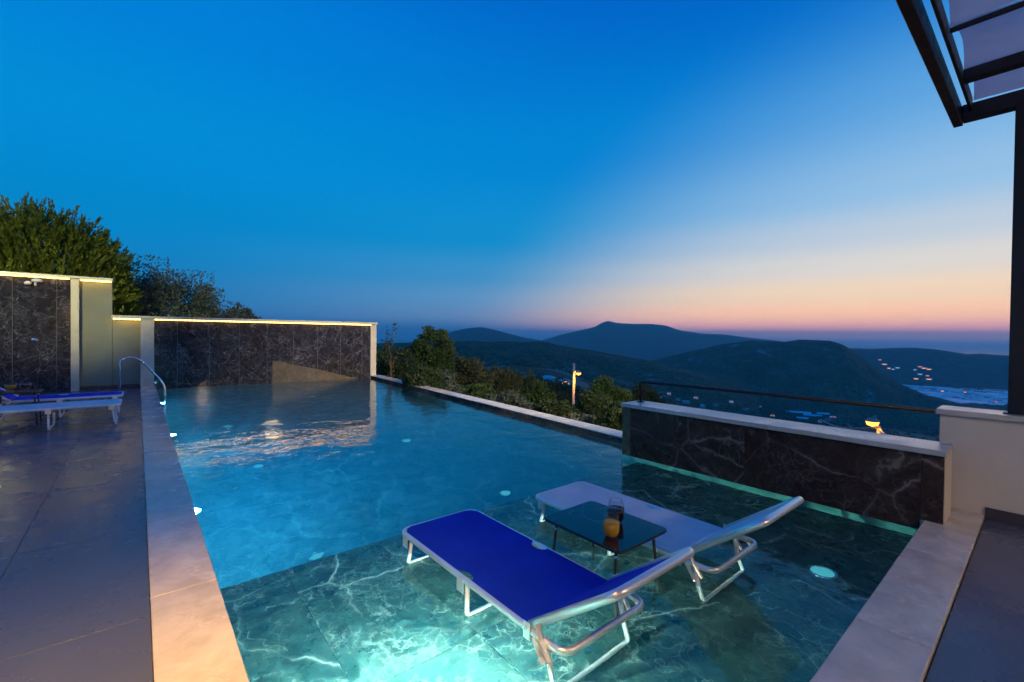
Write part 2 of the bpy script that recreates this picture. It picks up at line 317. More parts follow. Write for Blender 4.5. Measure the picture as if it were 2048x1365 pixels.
def round_path(pts, rad, n=5, closed=False):
    pts = [Vector(p) for p in pts]; out = []; N = len(pts)
    for i, p in enumerate(pts):
        if not closed and i in (0, N-1): out.append(p); continue
        a, c2 = pts[i-1], pts[(i+1) % N]; d1 = (a-p); d2 = (c2-p); r = min(rad, d1.length*.49, d2.length*.49); d1.normalize(); d2.normalize()
        s, e = p+d1*r, p+d2*r
        for k in range(n+1): t = k/n; out.append(s*(1-t)**2 + p*2*t*(1-t) + e*t*t)
    return out
def add_tube(bm, pts, r, seg=8, closed=False, oval=1.0, r1=None):
    pts = [Vector(p) for p in pts]; N = len(pts); rings = []; ref = Vector((0, 0, 1)); prev = None
    for i, p in enumerate(pts):
        a = pts[i-1] if (i > 0 or closed) else p; b = pts[(i+1) % N] if (i < N-1 or closed) else p
        t = (b-a).normalized() if (b-a).length > 1e-9 else Vector((0, 0, 1))
        if prev is None: u = t.cross(ref); u = u if u.length > 1e-3 else t.cross(Vector((0, 1, 0)))
        else: u = prev - t*prev.dot(t)
        u.normalize(); w = t.cross(u).normalized(); prev = u
        rr = r if r1 is None else r + (r1-r)*i/max(1, N-1)
        rings.append([bm.verts.new(p + u*math.cos(2*math.pi*k/seg)*rr + w*math.sin(2*math.pi*k/seg)*rr*oval) for k in range(seg)])
    M_ = N if closed else N-1
    for i in range(M_):
        A, B = rings[i], rings[(i+1) % N]
        for k in range(seg): bm.faces.new((A[k], A[(k+1) % seg], B[(k+1) % seg], B[k]))
    if not closed: bm.faces.new(rings[0][::-1]); bm.faces.new(rings[-1])
def tube(name, pts, r, m, parent=None, seg=8, closed=False, oval=1.0, r1=None):
    bm = bmesh.new(); add_tube(bm, pts, r, seg, closed, oval, r1); bmesh.ops.recalc_face_normals(bm, faces=bm.faces); return mesh_obj(name, bm, m, parent, True)
def lathe(name, prof, m, parent=None, seg=24, loc=None, closed=False):
    bm = bmesh.new(); rings = []
    for r, z in prof:
        rings.append([bm.verts.new((r*math.cos(2*math.pi*k/seg), r*math.sin(2*math.pi*k/seg), z)) for k in range(seg)] if r > 1e-6 else [bm.verts.new((0, 0, z))])
    P = list(zip(rings, rings[1:])) + ([(rings[-1], rings[0])] if closed else [])
    for A, B in P:
        for k in range(seg):
            k2 = (k+1) % seg
            if len(A) == 1 and len(B) == 1: continue
            if len(A) == 1: bm.faces.new((A[0], B[k2], B[k]))
            elif len(B) == 1: bm.faces.new((A[k], A[k2], B[0]))
            else: bm.faces.new((A[k], A[k2], B[k2], B[k]))
    bmesh.ops.recalc_face_normals(bm, faces=bm.faces); return mesh_obj(name, bm, m, parent, True, loc)
def copy_tree(o, parent=None):
    c2 = o.copy(); COL.objects.link(c2); c2.parent = parent
    for ch in list(o.children): copy_tree(ch, c2)
    return c2
def point_light(name, loc, energy, col, r=.05, parent=None):
    l = bpy.data.lights.new(name, 'POINT'); l.energy = energy; l.color = col; l.shadow_soft_size = r
    o = bpy.data.objects.new(name, l); link(o, parent); o.location = loc; return o
def spot_light(name, loc, direction, energy, col, angle, r=.06, blend=.6, parent=None):
    l = bpy.data.lights.new(name, 'SPOT'); l.energy = energy; l.color = col; l.shadow_soft_size = r; l.spot_size = R(angle); l.spot_blend = blend
    o = bpy.data.objects.new(name, l); link(o, parent); o.location = loc; o.rotation_euler = Vector(direction).to_track_quat('-Z', 'Y').to_euler(); return o

# ------------------------------------------------------------------ pool and terrace
CZ = .085; SH = -.18; DP = -1.5; DK = .055
PX0, PY0, SX, SY, WY = .35, .615, 4.75, 3.24, 14.72
def inf_x(y): return 5.2 + (y-3.5)*(.85/11.2)
basin = tag(bpy.data.objects.new('pool_basin', None), kind='structure'); link(basin)
box('floor', .2, 6.4, SY-.2, 15.2, DP-.2, DP, 'marble_deep', basin)
box('side_wall', .06, PX0, .33, 15.0, DP-.1, CZ-.032, 'marble_deep', basin)
box('end_wall', .06, 5.0, .33, PY0, DP-.1, CZ-.032, 'marble_deep', basin)
prism('outer_wall', [(inf_x(3.4), 3.4), (inf_x(15.2), 15.2), (inf_x(15.2)+.32, 15.2), (inf_x(3.4)+.32, 3.4)], -5, CZ-.0125, 'marble_wall', basin)
box('shelf_base', PX0-.02, 5.1, PY0-.05, SY-.006, DP-.1, SH-.012, 'marble_deep', basin)
box('back_face', .2, 6.3, WY, WY+.2, DP-.1, -.02, 'marble_deep', basin)
# shelf tiles
xs = [PX0+.002]; x = .75
while x < SX: xs.append(x); x += .645
xs.append(SX-.002)
for i in range(len(xs)-1):
    for (y0, y1) in ((PY0+.002, 1.93), (1.93, SY)):
        box('tile', xs[i]+.0008, xs[i+1]-.0008, y0+.0008, y1-.0008, SH-.011, SH, 'marble_pool', basin, .001)
# water body
bm = bmesh.new()
poly = [(PX0-.05, PY0-.05), (SX+.05, PY0-.05), (SX+.05, 3.43), (inf_x(3.43)+.05, 3.43), (inf_x(14.8)+.05, 14.8), (PX0-.05, 14.8)]
f = bm.faces.new([bm.verts.new((x, y, -1.56)) for x, y in poly]); r_ = bmesh.ops.extrude_face_region(bm, geom=[f])
bmesh.ops.translate(bm, vec=(0, 0, 1.56), verts=[v for v in r_['geom'] if isinstance(v, bmesh.types.BMVert)]); bmesh.ops.recalc_face_normals(bm, faces=bm.faces)
tag(mesh_obj('pool_water', bm, 'water'), kind='structure')
# copings
cop = tag(bpy.data.objects.new('pool_coping', None), kind='structure'); link(cop)
ys = [.32]+[1.82+1.21*k for k in range(11)]
ys = [y for y in ys if y < 14.6]+[14.70]
for a, b_ in zip(ys, ys[1:]): box('coping_stone', .052, PX0, a+.0015, b_-.0015, CZ-.03, CZ, 'coping', cop, .004)
xs2 = [PX0, 1.57, 2.803, 4.041, 5.30]
for a, b_ in zip(xs2, xs2[1:]): box('coping_stone', a+.0015, b_-.0015, .32, PY0, CZ-.03, CZ, 'coping', cop, .004)
yy = 3.46
while yy < 14.7:
    y2 = min(yy+1.25, 14.70)
    prism('coping_stone', [(inf_x(yy)-.006, yy+.0015), (inf_x(y2)-.006, y2-.0015), (inf_x(y2)+.33, y2-.0015), (inf_x(yy)+.33, yy+.0015)], CZ-.012, CZ, 'coping', cop, .003)
    yy = y2
# decks
deck = tag(bpy.data.objects.new('deck', None), kind='structure'); link(deck)
box('slab', -8, .06, -3.3, 15.0, -.4, DK-.010, 'grout', deck)
box('slab', .06, 5.31, -3.3, .33, -.4, DK-.010, 'grout', deck)
tx = [.052-.66*k for k in range(8)]; ty = [2.90-1.32*5+1.32*k for k in range(15)]
for i in range(7):
    for j in range(14):
        y0, y1 = max(ty[j], -3.2), min(ty[j+1], 14.88)
        if y1-y0 < .05: continue
        box('tile', tx[i+1]+.0015, tx[i]-.0015, y0+.0015, y1-.0015, DK-.009, DK, 'deck', deck, .0015)
tx = [.052, .95, 2.27, 3.59, 4.91, 5.305]; ty = [.318, -.34, -1.0, -1.66, -2.32, -2.98]
for i in range(5):
    for j in range(5): box('tile', tx[i]+.0015, tx[i+1]-.0015, ty[j+1]+.0015, ty[j]-.0015, DK-.009, DK, 'deck', deck, .0015)

# ------------------------------------------------------------------ walls
low = thing('pool_end_wall', 'low dark marble wall with glowing cap strip at the far end of the pool', 'wall', (0, WY, 0))
def wb(name, x0, x1, y0, y1, z0, z1, m, p, bev=0): return box(name, x0, x1, y0-WY, y1-WY, z0, z1, m, p, bev)
wb('core', -.49, 6.19, 14.93, 15.13, -4, 1.80, 'green_plaster', low)
wb('pillar', .05, .318, 14.70, 14.925, -.02, 1.80, 'pillar', low, .004)
wb('pillar', 6.04, 6.24, 14.70, 14.925, -1.4, 1.80, 'pillar', low, .004)
jx = [.322, .80, 1.50, 2.21, 2.92, 3.63, 4.34, 5.05, 5.76, 6.036]
for a, b_ in zip(jx, jx[1:]): wb('marble_panel', a+.003, b_-.003, 14.74, 14.92, -1.4, 1.795, 'marble_wall', low, .002)
wb('joint_backing', .32, 6.038, 14.744, 14.80, -1.4, 1.79, 'joint', low)
wb('cap', -.50, 6.26, 14.64, 15.2, 1.803, 1.875, 'cap', low, .006)
for pts in ([(545, 722), (562, 724), (587, 730), (587, 776), (545, 776)], [(587, 730), (610, 734), (636, 739), (636, 776), (587, 776)], [(636, 739), (660, 745), (682, 750), (682, 776), (636, 776)], [(682, 750), (708, 756), (725, 760), (725, 776), (682, 776)], [(725, 760), (738, 763), (738, 776), (725, 776)]):  # thin tan wedge overlaid on the panels; cause of the tone left open
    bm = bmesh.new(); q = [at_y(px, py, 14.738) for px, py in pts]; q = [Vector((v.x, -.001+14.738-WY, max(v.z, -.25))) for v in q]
    fc = bm.faces.new([bm.verts.new(v) for v in q]); r_ = bmesh.ops.extrude_face_region(bm, geom=[fc]); bmesh.ops.translate(bm, vec=(0, .0015, 0), verts=[v for v in r_['geom'] if isinstance(v, bmesh.types.BMVert)]); bmesh.ops.recalc_face_normals(bm, faces=bm.faces); mesh_obj('tan_patch', bm, 'patch_tan', low)
wb('led_strip', -.47, .045, 14.80, 14.83, 1.772, 1.802, 'led', low)
wb('led_strip', .33, 6.03, 14.675, 14.70, 1.778, 1.802, 'led', low)
wb('skirting', -1.06, .045, 14.885, 14.925, DK, DK+.09, 'skirting', low, .002)
tall = thing('shower_wall', 'tall dark marble wall with glowing cap strip behind the deck loungers', 'wall', (0, WY, 0))
wb('core', -8, -.492, 14.90, 15.13, -4, 2.70, 'green_plaster', tall)
wb('pillar', -1.21, -1.07, 14.70, 14.895, DK, 2.70, 'pillar', tall, .004)
jx = [-6.6, -5.6, -4.6, -3.55, -2.84, -2.14, -1.445, -1.213]
for a, b_ in zip(jx, jx[1:]): wb('marble_panel', a+.003, b_-.003, 14.74, 14.895, DK, 2.695, 'marble_wall', tall, .002)
wb('joint_backing', -6.6, -1.214, 14.744, 14.80, DK, 2.69, 'joint', tall)
wb('cap', -8, -.47, 14.64, 15.2, 2.703, 2.765, 'cap', tall, .006)
wb('led_strip', -6.6, -1.23, 14.675, 14.70, 2.678, 2.702, 'led', tall)
wb('led_strip', -1.05, -.50, 14.78, 14.81, 2.672, 2.702, 'led', tall)
# shower fittings on the tall wall
sh = thing('outdoor_shower', 'white shower head on the tall marble wall under the cap strip', 'shower', (-1.79, 14.74, 2.50))
tube('arm', round_path([(.02, 0, -.02), (.02, -.14, 0), (.03, -.16, .06)], .04), .022, 'plastic_white', sh)
lathe('head', [(0, .02), (.09, .02), (.085, .06), (.04, .09), (0, .09)], 'plastic_white', sh, 14, (.05, -.18, .05))
lathe('spray_nozzle', [(0, -.02), (.05, -.02), (.06, .03), (.02, .06), (0, .06)], 'plastic_white', sh, 12, (-.10, -.10, .02))
sv = thing('shower_valve', 'small round chrome valve low on the tall marble wall', 'valve', (-1.80, 14.74, 1.26))
o = lathe('knob', [(0, 0), (.055, 0), (.06, .02), (.045, .05), (0, .055)], 'chrome', sv, 16); o.rotation_euler = (R(90), 0, 0)
tube('handle', [(0, -.05, 0), (.05, -.08, .02)], .01, 'chrome', sv)
# stub wall beside the shelf
stub = thing('marble_parapet', 'low brown-black marble wall with pale cap beside the in-pool loungers', 'wall', (SX, .5, 0))
def sb(name, x0, x1, y0, y1, z0, z1, m, bev=0): return box(name, x0-SX, x1-SX, y0-.5, y1-.5, z0, z1, m, stub, bev)
sb('core', SX+.012, 5.10, .50, 3.478, -1.6, .607, 'cream_plaster')
for a, b_, mm in ((.505, .64, 'marble_stub'), (.64, 1.98, 'marble_stub'), (1.98, 3.36, 'marble_stub'), (3.36, 3.482, 'marble_brown')):
    sb('marble_panel', SX, SX+.010, a+.001, b_-.001, 0.0 if a > .6 else CZ, .608, mm, .001)
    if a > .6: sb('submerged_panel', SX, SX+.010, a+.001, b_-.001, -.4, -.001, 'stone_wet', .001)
for a, b_ in ((.49, 1.75), (1.75, 3.50)): sb('cap', SX-.03, 5.14, a+.001, b_-.001, .61, .655, 'cap', .004)
cream = thing('terrace_wall', 'cream plastered terrace wall with pale cap carrying the pergola post', 'wall', (5.3, 0, 0))
box('core', .0, .26, -3.3, .60, -4, .865, 'cream_plaster', cream)
for a, b_ in ((-3.3, -2.0), (-2.0, -.7), (-.7, .625)): box('cap', -.035, .30, a+.001, b_-.001, .868, .915, 'cap', cream, .005)
box('skirting', -.014, -.001, -3.3, .318, DK, DK+.095, 'skirting', cream, .002)
# black hand rail on the stub wall
gr = thing('guard_rail', 'slim black metal rail standing on the brown-black marble wall', 'railing', (5.02, 3.40, .655))
tube('rail', round_path([(0, 0, .002), (0, 0, .262), (0, -2.80, .262)], .05), .017, 'black_metal', gr, 10)
lathe('foot_plate', [(0, 0), (.05, 0), (.05, .008), (0, .008)], 'black_metal', gr, 16, (0, 0, .001))
tr = thing('terrace_railing', 'two black rails beside the pergola post at the right edge', 'railing', (5.43, .07, .915))
for z in (.21, .40): tube('rail', [(0, 0, z), (0, -3.0, z)], .02, 'black_metal', tr)
tube('post', [(0, -1.5, 0), (0, -1.5, .40)], .02, 'black_metal', tr); tube('post', [(0, -2.95, 0), (0, -2.95, .40)], .02, 'black_metal', tr)

# ------------------------------------------------------------------ pergola
pg = thing('pergola', 'dark steel pergola with pale fabric canopy at the upper right', 'pergola', (5.43, .17, .915))
def pb(name, x0, x1, y0, y1, z0, z1, m='brown_metal', bev=.004): return box(name, x0-5.43, x1-5.43, y0-.17, y1-.17, z0-.915, z1-.915, m, pg, bev)
pb('post', 5.385, 5.475, .125, .215, .92, 3.385); pb('base_plate', 5.36, 5.50, .10, .24, .9155, .9225)
pb('side_beam', 5.38, 5.49, -3.0, .518, 3.375, 3.50)
pb('front_beam', -3.0, 5.49, .52, .58, 3.36, 3.50)
for x in (4.72, 4.00, 3.28, 2.5, 1.7, .9, .1, -.7, -1.5, -2.3): pb('purlin', x-(.045 if x != 4.0 else .012), x+(.045 if x != 4.0 else .012), -3.0, .45, 3.42 if x != 4.0 else 3.47, 3.50)
pb('curtain_track', -3.0, 5.376, .455, .475, 3.43, 3.54)
pb('post', -3.1, -3.01, .125, .215, DK, 3.42)
px_ = [5.37, 4.72, 4.00, 3.28, 2.5, 1.7, .9, .1, -.7, -1.5, -2.3, -3.0]
for a, b_ in zip(px_, px_[1:]):
    bm = bmesh.new(); G = []
    for i in range(9):
        t = i/8; x = a+(b_-a)*t; row = []
        for j in range(13):
            y = .45 - 3.41*j/12 - (.02*math.sin(t*math.pi) if j == 0 else 0)
            z = 3.512 + .07*math.sin(t*math.pi) + .006*math.sin(j*1.7+a*3)
            row.append(bm.verts.new((x-5.43, y-.17, z-.915)))
        G.append(row)
    for i in range(8):
        for j in range(12): bm.faces.new((G[i][j], G[i+1][j], G[i+1][j+1], G[i][j+1]))
    mesh_obj('canopy_panel', bm, 'canopy', pg, True)

# ------------------------------------------------------------------ villa behind the camera (lit by assumed wall lamps)
vil = thing('villa', 'white villa facade standing behind the terrace', 'house', (0, -3.3, 0))
box('facade', -8, 1.2, -.3, 0, 0, 6.5, 'white_plaster', vil); box('facade', 3.9, 8, -.3, 0, 0, 6.5, 'white_plaster', vil); box('facade', 1.2, 3.9, -.3, 0, 2.32, 6.5, 'white_plaster', vil)
dr = box('sliding_door', 1.24, 3.86, -.2, -.15, DK, 2.3, 'window_dark', vil)
for x in (1.2, 2.52, 3.84): box('frame', x, x+.06, -.14, -.08, DK, 2.3, 'black_metal', dr)
box('roof', -8.4, 8.4, -1, .5, 6.5, 6.7, 'white_plaster', vil)
def assumed_wall_lamp(x, z, e, label, col=(1, .50, .16)):  # assumed lamps out of view, for the warm light on the terrace
    t = thing('assumed_wall_lamp', label, 'lamp', (x, -3.3, z), 0, 'assumed wall lamps on the villa')
    box('back_plate', -.05, .05, 0.001, .02, -.12, .12, 'black_metal', t, .003)
    lathe('globe', [(0, -.07), (.05, -.05), (.07, 0), (.05, .05), (0, .07)], 'lamp_warm', t, 16, (0, .10, 0))
    point_light('lamp_bulb', (0, .24, -.02), e, col, .06, t)
assumed_wall_lamp(3.0, 2.45, 108, 'assumed warm globe wall lamp, out of view above the villa door', (1, .77, .50))
assumed_wall_lamp(-2.2, 2.2, 45, 'assumed warm globe wall lamp, out of view beside the left deck')

fl = thing('added_flood', 'added warm flood light, out of view high on the villa facade', 'lamp', (6.8, -3.28, 5.6))  # added lamp with no known source, brightens the trees beyond the pool
box('housing', -.16, .16, .02, .10, -.10, .10, 'black_metal', fl, .01); box('lens', -.14, .14, .101, .106, -.08, .08, 'lamp_warm', fl)
spot_light('added_flood_beam', (0, .16, 0), (.22, 1, -.32), 14000, (1, .80, .46), 62, .12, .7, fl)
fl2 = thing('added_flood', 'added narrow flood light, out of view on the villa facade, aimed at the conifer', 'lamp', (-5.2, -3.28, 5.6))  # second added lamp, unseen, evens out the light on the conifer
box('housing', -.16, .16, .02, .10, -.10, .10, 'black_metal', fl2, .01); box('lens', -.14, .14, .101, .106, -.08, .08, 'lamp_warm', fl2)
spot_light('added_flood_beam', (0, .16, 0), (.175, 1, -.085), 11000, (1, .92, .40), 24, .12, .6, fl2)
pl = thing('assumed_pendant', 'assumed warm pendant lamp, out of view, hanging from the pergola over the near deck', 'lamp', (-.55, .36, 3.42))  # assumed unseen lamp, gives the orange light on the near left coping
tube('cord', [(0, 0, 0), (0, 0, -.55)], .006, 'black_metal', pl); lathe('shade', [(.02, -.50), (.06, -.53), (.16, -.66), (.15, -.66), (.05, -.545)], 'black_metal', pl, 20); lathe('bulb', [(0, -.57), (.035, -.60), (.04, -.63), (0, -.67)], 'lamp_warm', pl, 14)
spot_light('bulb_light', (0, 0, -.70), (.14, .42, -1), 1120, (1, .57, .11), 72, .06, .9, pl)
gs = thing('added_spotlight', 'added ground spotlight, out of view behind the tall wall, aimed up at the conifer', 'lamp', (-1.6, 15.75, -3.9))  # added lamp, unseen, brightens the conifer from below
box('spike', -.02, .02, -.02, .02, 0, 2.6, 'black_metal', gs); lathe('lamp_head', [(0, 2.6), (.09, 2.6), (.11, 2.8), (.10, 2.8), (.06, 2.66)], 'black_metal', gs, 14)
spot_light('beam', (0, 0, 2.85), (.12, 1, 1.25), 900, (1, .9, .36), 130, .1, .7, gs)

# ------------------------------------------------------------------ pool lights
def floor_light(x, y, z, label, e, R_=.085):
    t = thing('pool_floor_light', label, 'pool light', (x, y, z), 0, 'round lights set in the pool floor')
    lathe('ring', [(R_, .001), (R_*1.28, .001), (R_*1.25, .012), (R_*1.02, .014)], 'chrome', t, 20, None, True)
    lathe('lens', [(0, .010), (R_*.7, .009), (R_*.98, .004), (R_*.98, .001)], 'pool_lens', t, 20)
    if e: spot_light('beam', (0, 0, .03), (0, 0, 1), e, (.10, .70, 1), 150, .07, .8, t)
row = ['nearest', 'second', 'third', 'farthest']
for i, y in enumerate((4.46, 7.21, 9.95, 12.72)):
    for x, sd_ in ((1.31, 'left'), (3.62, 'right')): floor_light(x, y, DP, f'round glowing pool floor light, {row[i]} of the {sd_} row in the deep end', 0, .065)
floor_light(3.55, .96, SH, 'round glowing floor light in the shallow shelf by the near coping', 0, .07)
def side_light(loc, d, label, k=1.0):
    t = thing('pool_wall_light', label, 'pool light', loc, 0, 'round lights in the pool walls')
    q = Vector(d).to_track_quat('Z', 'Y').to_euler()
    o1 = lathe('ring', [(.07*k, .0), (.092*k, .0), (.09*k, .014), (.072*k, .014)], 'chrome', t, 20, None, True); o2 = lathe('lens', [(0, .10), (.03*k, .092), (.055*k, .06), (.068*k, .02), (.07*k, 0)], 'pool_lens_wall', t, 20)
    o1.rotation_euler = q; o2.rotation_euler = q
for y, nm, k in ((5.0, 'nearest', 1.0), (8.6, 'middle', .72), (12.3, 'farthest', .45)): side_light((PX0, y, -.45), (1, 0, 0), f'bright pool wall light under the left coping, {nm} of three', k)
pk = thing('assumed_puck_light', 'assumed bright puck light, out of view on the shallow shelf by the near corner', 'pool light', (.90, 1.60, SH))  # assumed unseen lamp, makes the bright patch on the shelf floor
lathe('housing', [(0, .001), (.06, .001), (.06, .03), (.05, .04), (0, .04)], 'chrome', pk, 18); lathe('lens', [(0, .085), (.03, .08), (.045, .06), (.045, .041)], 'puck_lens', pk, 18)
point_light('bulb', (0, 0, .135), 440, (.74, 1, .84), .03, pk)

# ------------------------------------------------------------------ hand rail into the pool
hr = thing('pool_handrail', 'curved steel handrail stepping from the far deck into the pool', 'handrail', (-.29, 12.3, DK))
tube('rail', round_path([(0, 0, .004), (0, 0, .84), (.20, 0, .90), (.37, 0, .80), (.74, 0, .28), (.75, 0, -.45)], .16, 6), .021, 'chrome', hr, 12)
lathe('flange', [(.022, .0), (.055, .0), (.05, .014), (.022, .02)], 'chrome', hr, 16, (0, 0, .001), True)

# ------------------------------------------------------------------ sun loungers
LW, LZ, FY, HY, BY, MY, AY = .30, .315, .85, -.48, -.70, .08, -.62     # half width, rail height, foot, hinge, base end, mid leg, head leg
ANG = R(36.5); BL = .595
def make_lounger(label, sling, metal, group):
    t = thing('sun_lounger', label, 'sun lounger', (0, 0, 0), 0, group)
    tube('base_frame', round_path([(-LW, FY, LZ), (LW, FY, LZ), (LW, BY, LZ), (-LW, BY, LZ)], .07, 5, True), .0145, metal, t, 10, True, 1.35)
    ca, sa = math.cos(ANG), math.sin(ANG); top = (HY-BL*ca, LZ+.022+BL*sa)
    bf = tube('backrest_frame', round_path([(-LW+.002, HY, LZ+.022), (-LW+.002, top[0], top[1]), (LW-.002, top[0], top[1]), (LW-.002, HY, LZ+.022)], .06, 6), .0155, metal, t, 10, False, 1.35)
    def sheet(name, outline, place):
        bm = bmesh.new(); fc = bm.faces.new([bm.verts.new((x, y, 0)) for x, y in outline]); bmesh.ops.triangulate(bm, faces=[fc])
        bmesh.ops.subdivide_edges(bm, edges=list(bm.edges), cuts=4, use_grid_fill=True)
        r = bmesh.ops.extrude_face_region(bm, geom=list(bm.faces)); bmesh.ops.translate(bm, vec=(0, 0, .004), verts=[v for v in r['geom'] if isinstance(v, bmesh.types.BMVert)])
        for v in bm.verts: v.co = place(v.co)
        bmesh.ops.recalc_face_normals(bm, faces=bm.faces); return mesh_obj(name, bm, sling, t)
    def notch(x, y, r, s, n=7):            # half-moon cut for the leg joints
        return [(x - s*r*.55*math.sin(math.pi*k/n), y - s*r*math.cos(math.pi*k/n)*-1) for k in range(n+1)]
    w = LW-.004; cr = .075
    right = [(w, HY), *[(x, y) for x, y in [(w - .045*math.sin(math.pi*k/7), MY - .07*math.cos(math.pi*k/7)) for k in range(8)]], (w, FY-cr), (w-.03, FY-.025), (w-cr, FY-.004)]
    left = [(-x, y) for x, y in right][::-1]
    sheet('seat_sling', right+left, lambda c: Vector((c.x, c.y, LZ+.014+c.z - .028*max(0, 1-(c.x/w)**2)*min(1, max(0, FY-c.y)/.25)*min(1, .35+max(0, c.y-HY)/.3))))
    r2 = [(w, .0), (w, BL-.07), (w-.06, BL-.012)]; l2 = [(-x, y) for x, y in r2][::-1]
    sheet('back_sling', r2+l2, lambda c: Vector((c.x, HY-c.y*ca + c.z*sa, LZ+.026+c.y*sa + c.z*ca)))
    def leg(y, dy):
        return tube('leg_frame', round_path([(-LW+.03, y, LZ-.012), (-LW+.03, y+dy, .015), (LW-.03, y+dy, .015), (LW-.03, y, LZ-.012)], .03, 4), .0135, 'white_tube', t, 8)
    leg(FY-.10, .05); leg(MY, .0); leg(AY+.06, -.06)
    for s in (-1, 1):
        for y, d in ((FY-.10, .0), (MY, .0)):
            bm = bmesh.new(); add_box(bm, s*(LW+.018)-.003, s*(LW+.018)+.003, y-.032, y+.032, LZ-.07, LZ+.012, .002); mesh_obj('leg_bracket', bm, 'aluminium', t)
        bm = bmesh.new(); add_box(bm, s*(LW+.021)-.003, s*(LW+.021)+.003, HY-.022, HY+.022, LZ-.035, LZ+.045, .002); hb = mesh_obj('hinge_bracket', bm, 'aluminium', t)
        bm = bmesh.new(); add_tube(bm, [(s*(LW+.024), HY, LZ+.02), (s*(LW+.034), HY, LZ+.02)], .008, 8); mesh_obj('bolt', bm, 'chrome', hb)
        # ratchet arm from the back frame to the base
        p0 = Vector((s*(LW+.028), HY-.10*ca, LZ+.02+.10*sa)); p1 = Vector((s*(LW+.028), BY+.06, LZ-.05))
        bm = bmesh.new(); add_tube(bm, [p0, (p0+p1)/2+Vector((0, .012, 0)), p1], .016, 6, False, .25); mesh_obj('ratchet_arm', bm, 'aluminium', t)
        bm = bmesh.new(); add_tube(bm, [(s*(LW+.016), AY+.09, LZ+.0), (s*(LW+.016), AY+.03, LZ-.09)], .018, 6, False, .25); mesh_obj('leg_plate', bm, 'aluminium', t)
    return t
gp = 'folding sun loungers'
l1 = make_lounger('royal blue sling sun lounger standing in the shallow pool water', 'blue_sling', 'aluminium', gp); l1.location = (1.70, 2.005, SH)
l2 = make_lounger('white sling sun lounger in the pool behind the black table', 'white_sling', 'aluminium', gp); l2.location = (2.875, 1.925, SH)
l3 = copy_tree(l2); l3['label'] = 'white sling sun lounger on the grey deck at the left edge'; l3.location = (-1.06, 9.40, DK); l3.rotation_euler = (0, 0, R(-90))
l4 = copy_tree(l1); l4['label'] = 'royal blue sling sun lounger on the deck before the tall marble wall'; l4.location = (-1.06, 10.62, DK); l4.rotation_euler = (0, 0, R(-90))
for o in list(l3.children)+list(l4.children):
    if o.name.startswith(('base_frame', 'backrest_frame', 'leg_frame')): o.data = o.data.copy(); o.data.materials.clear(); o.data.materials.append(M['white_tube'])

# ------------------------------------------------------------------ side tables
def make_table(label, hx, hy, h, loc, rz=0):
    t = thing('side_table', label, 'table', loc, rz, 'small black folding tables')
    pts = [(p.x, p.y) for p in round_path([(-hx, -hy, 0), (hx, -hy, 0), (hx, hy, 0), (-hx, hy, 0)], .05, 5, True)]
    tp = prism('tabletop', pts, h-.014, h, 'marble_table', t)
    tube('edge_band', round_path([(-hx, -hy, h-.008), (hx, -hy, h-.008), (hx, hy, h-.008), (-hx, hy, h-.008)], .05, 5, True), .0085, 'black_metal', tp, 8, True)
    for sx in (-1, 1):
        for sy in (-1, 1):
            lg = tube('leg', [(sx*(hx-.06), sy*(hy-.07), h-.015), (sx*(hx-.025), sy*(hy-.035), .002)], .0095, 'black_metal', t)
            a = Vector((sx*(hx-.056), sy*(hy-.066), h-.055)); tube('collar', [a, a+Vector((sx*.002, sy*.002, -.02))], .013, 'chrome', lg)
    return t
make_table('black marble-topped table standing in the pool between two loungers', .245, .305, .49, (2.285, 1.805, SH))
make_table('small black table between the blue and white deck loungers', .25, .22, .50, (-1.40, 10.02, DK))

def tumbler(label, loc, sc, drink, fill):
    t = thing('drinking_glass', label, 'glass', loc, 0, 'stemless glasses on the pool table')
    o_ = [(0, .001), (.026, .001), (.038, .012), (.046, .035), (.048, .06), (.044, .09), (.037, .128)]
    i_ = [(r-.0018, z) for r, z in o_[::-1][:-2]]+[(.024, .006), (0, .006)]
    lathe('bowl', [(r*sc, z*sc) for r, z in o_+i_], 'glass', t, 28)
    inn = [(0, .0065)]+[(r-.0022, max(z, .0068)) for r, z in o_[1:] if z < fill]+[(.0455 if fill > .05 else .044, fill), (0, fill)]
    lathe('drink', [(r*sc, z*sc) for r, z in inn], drink, t, 28)
ZT = SH+.49
tumbler('stemless glass of orange juice on the black pool table', (2.165, 1.655, ZT), 1.04, 'juice', .084)
tumbler('stemless glass of dark cola behind the orange juice', (2.355, 1.765, ZT), 1.15, 'cola', .078)
def cup(label, loc, drink):
    t = thing('dessert_glass', label, 'glass', loc, 0, 'footed glasses on the deck table')
    o_ = [(0, .001), (.045, .001), (.046, .006), (.012, .018), (.012, .03), (.05, .055), (.066, .09), (.068, .125)]
    i_ = [(.0655, .125), (.0635, .09), (.047, .058), (0, .04)]
    lathe('bowl', o_+i_, 'glass', t, 20); lathe('drink', [(0, .0405), (.0445, .058), (.060, .088), (.062, .100), (0, .100)], drink, t, 20)
cup('footed glass of orange juice on the deck table', (-1.47, 10.0, DK+.50), 'juice')
cup('footed glass of dark cola on the deck table', (-1.32, 10.02, DK+.50), 'cola')

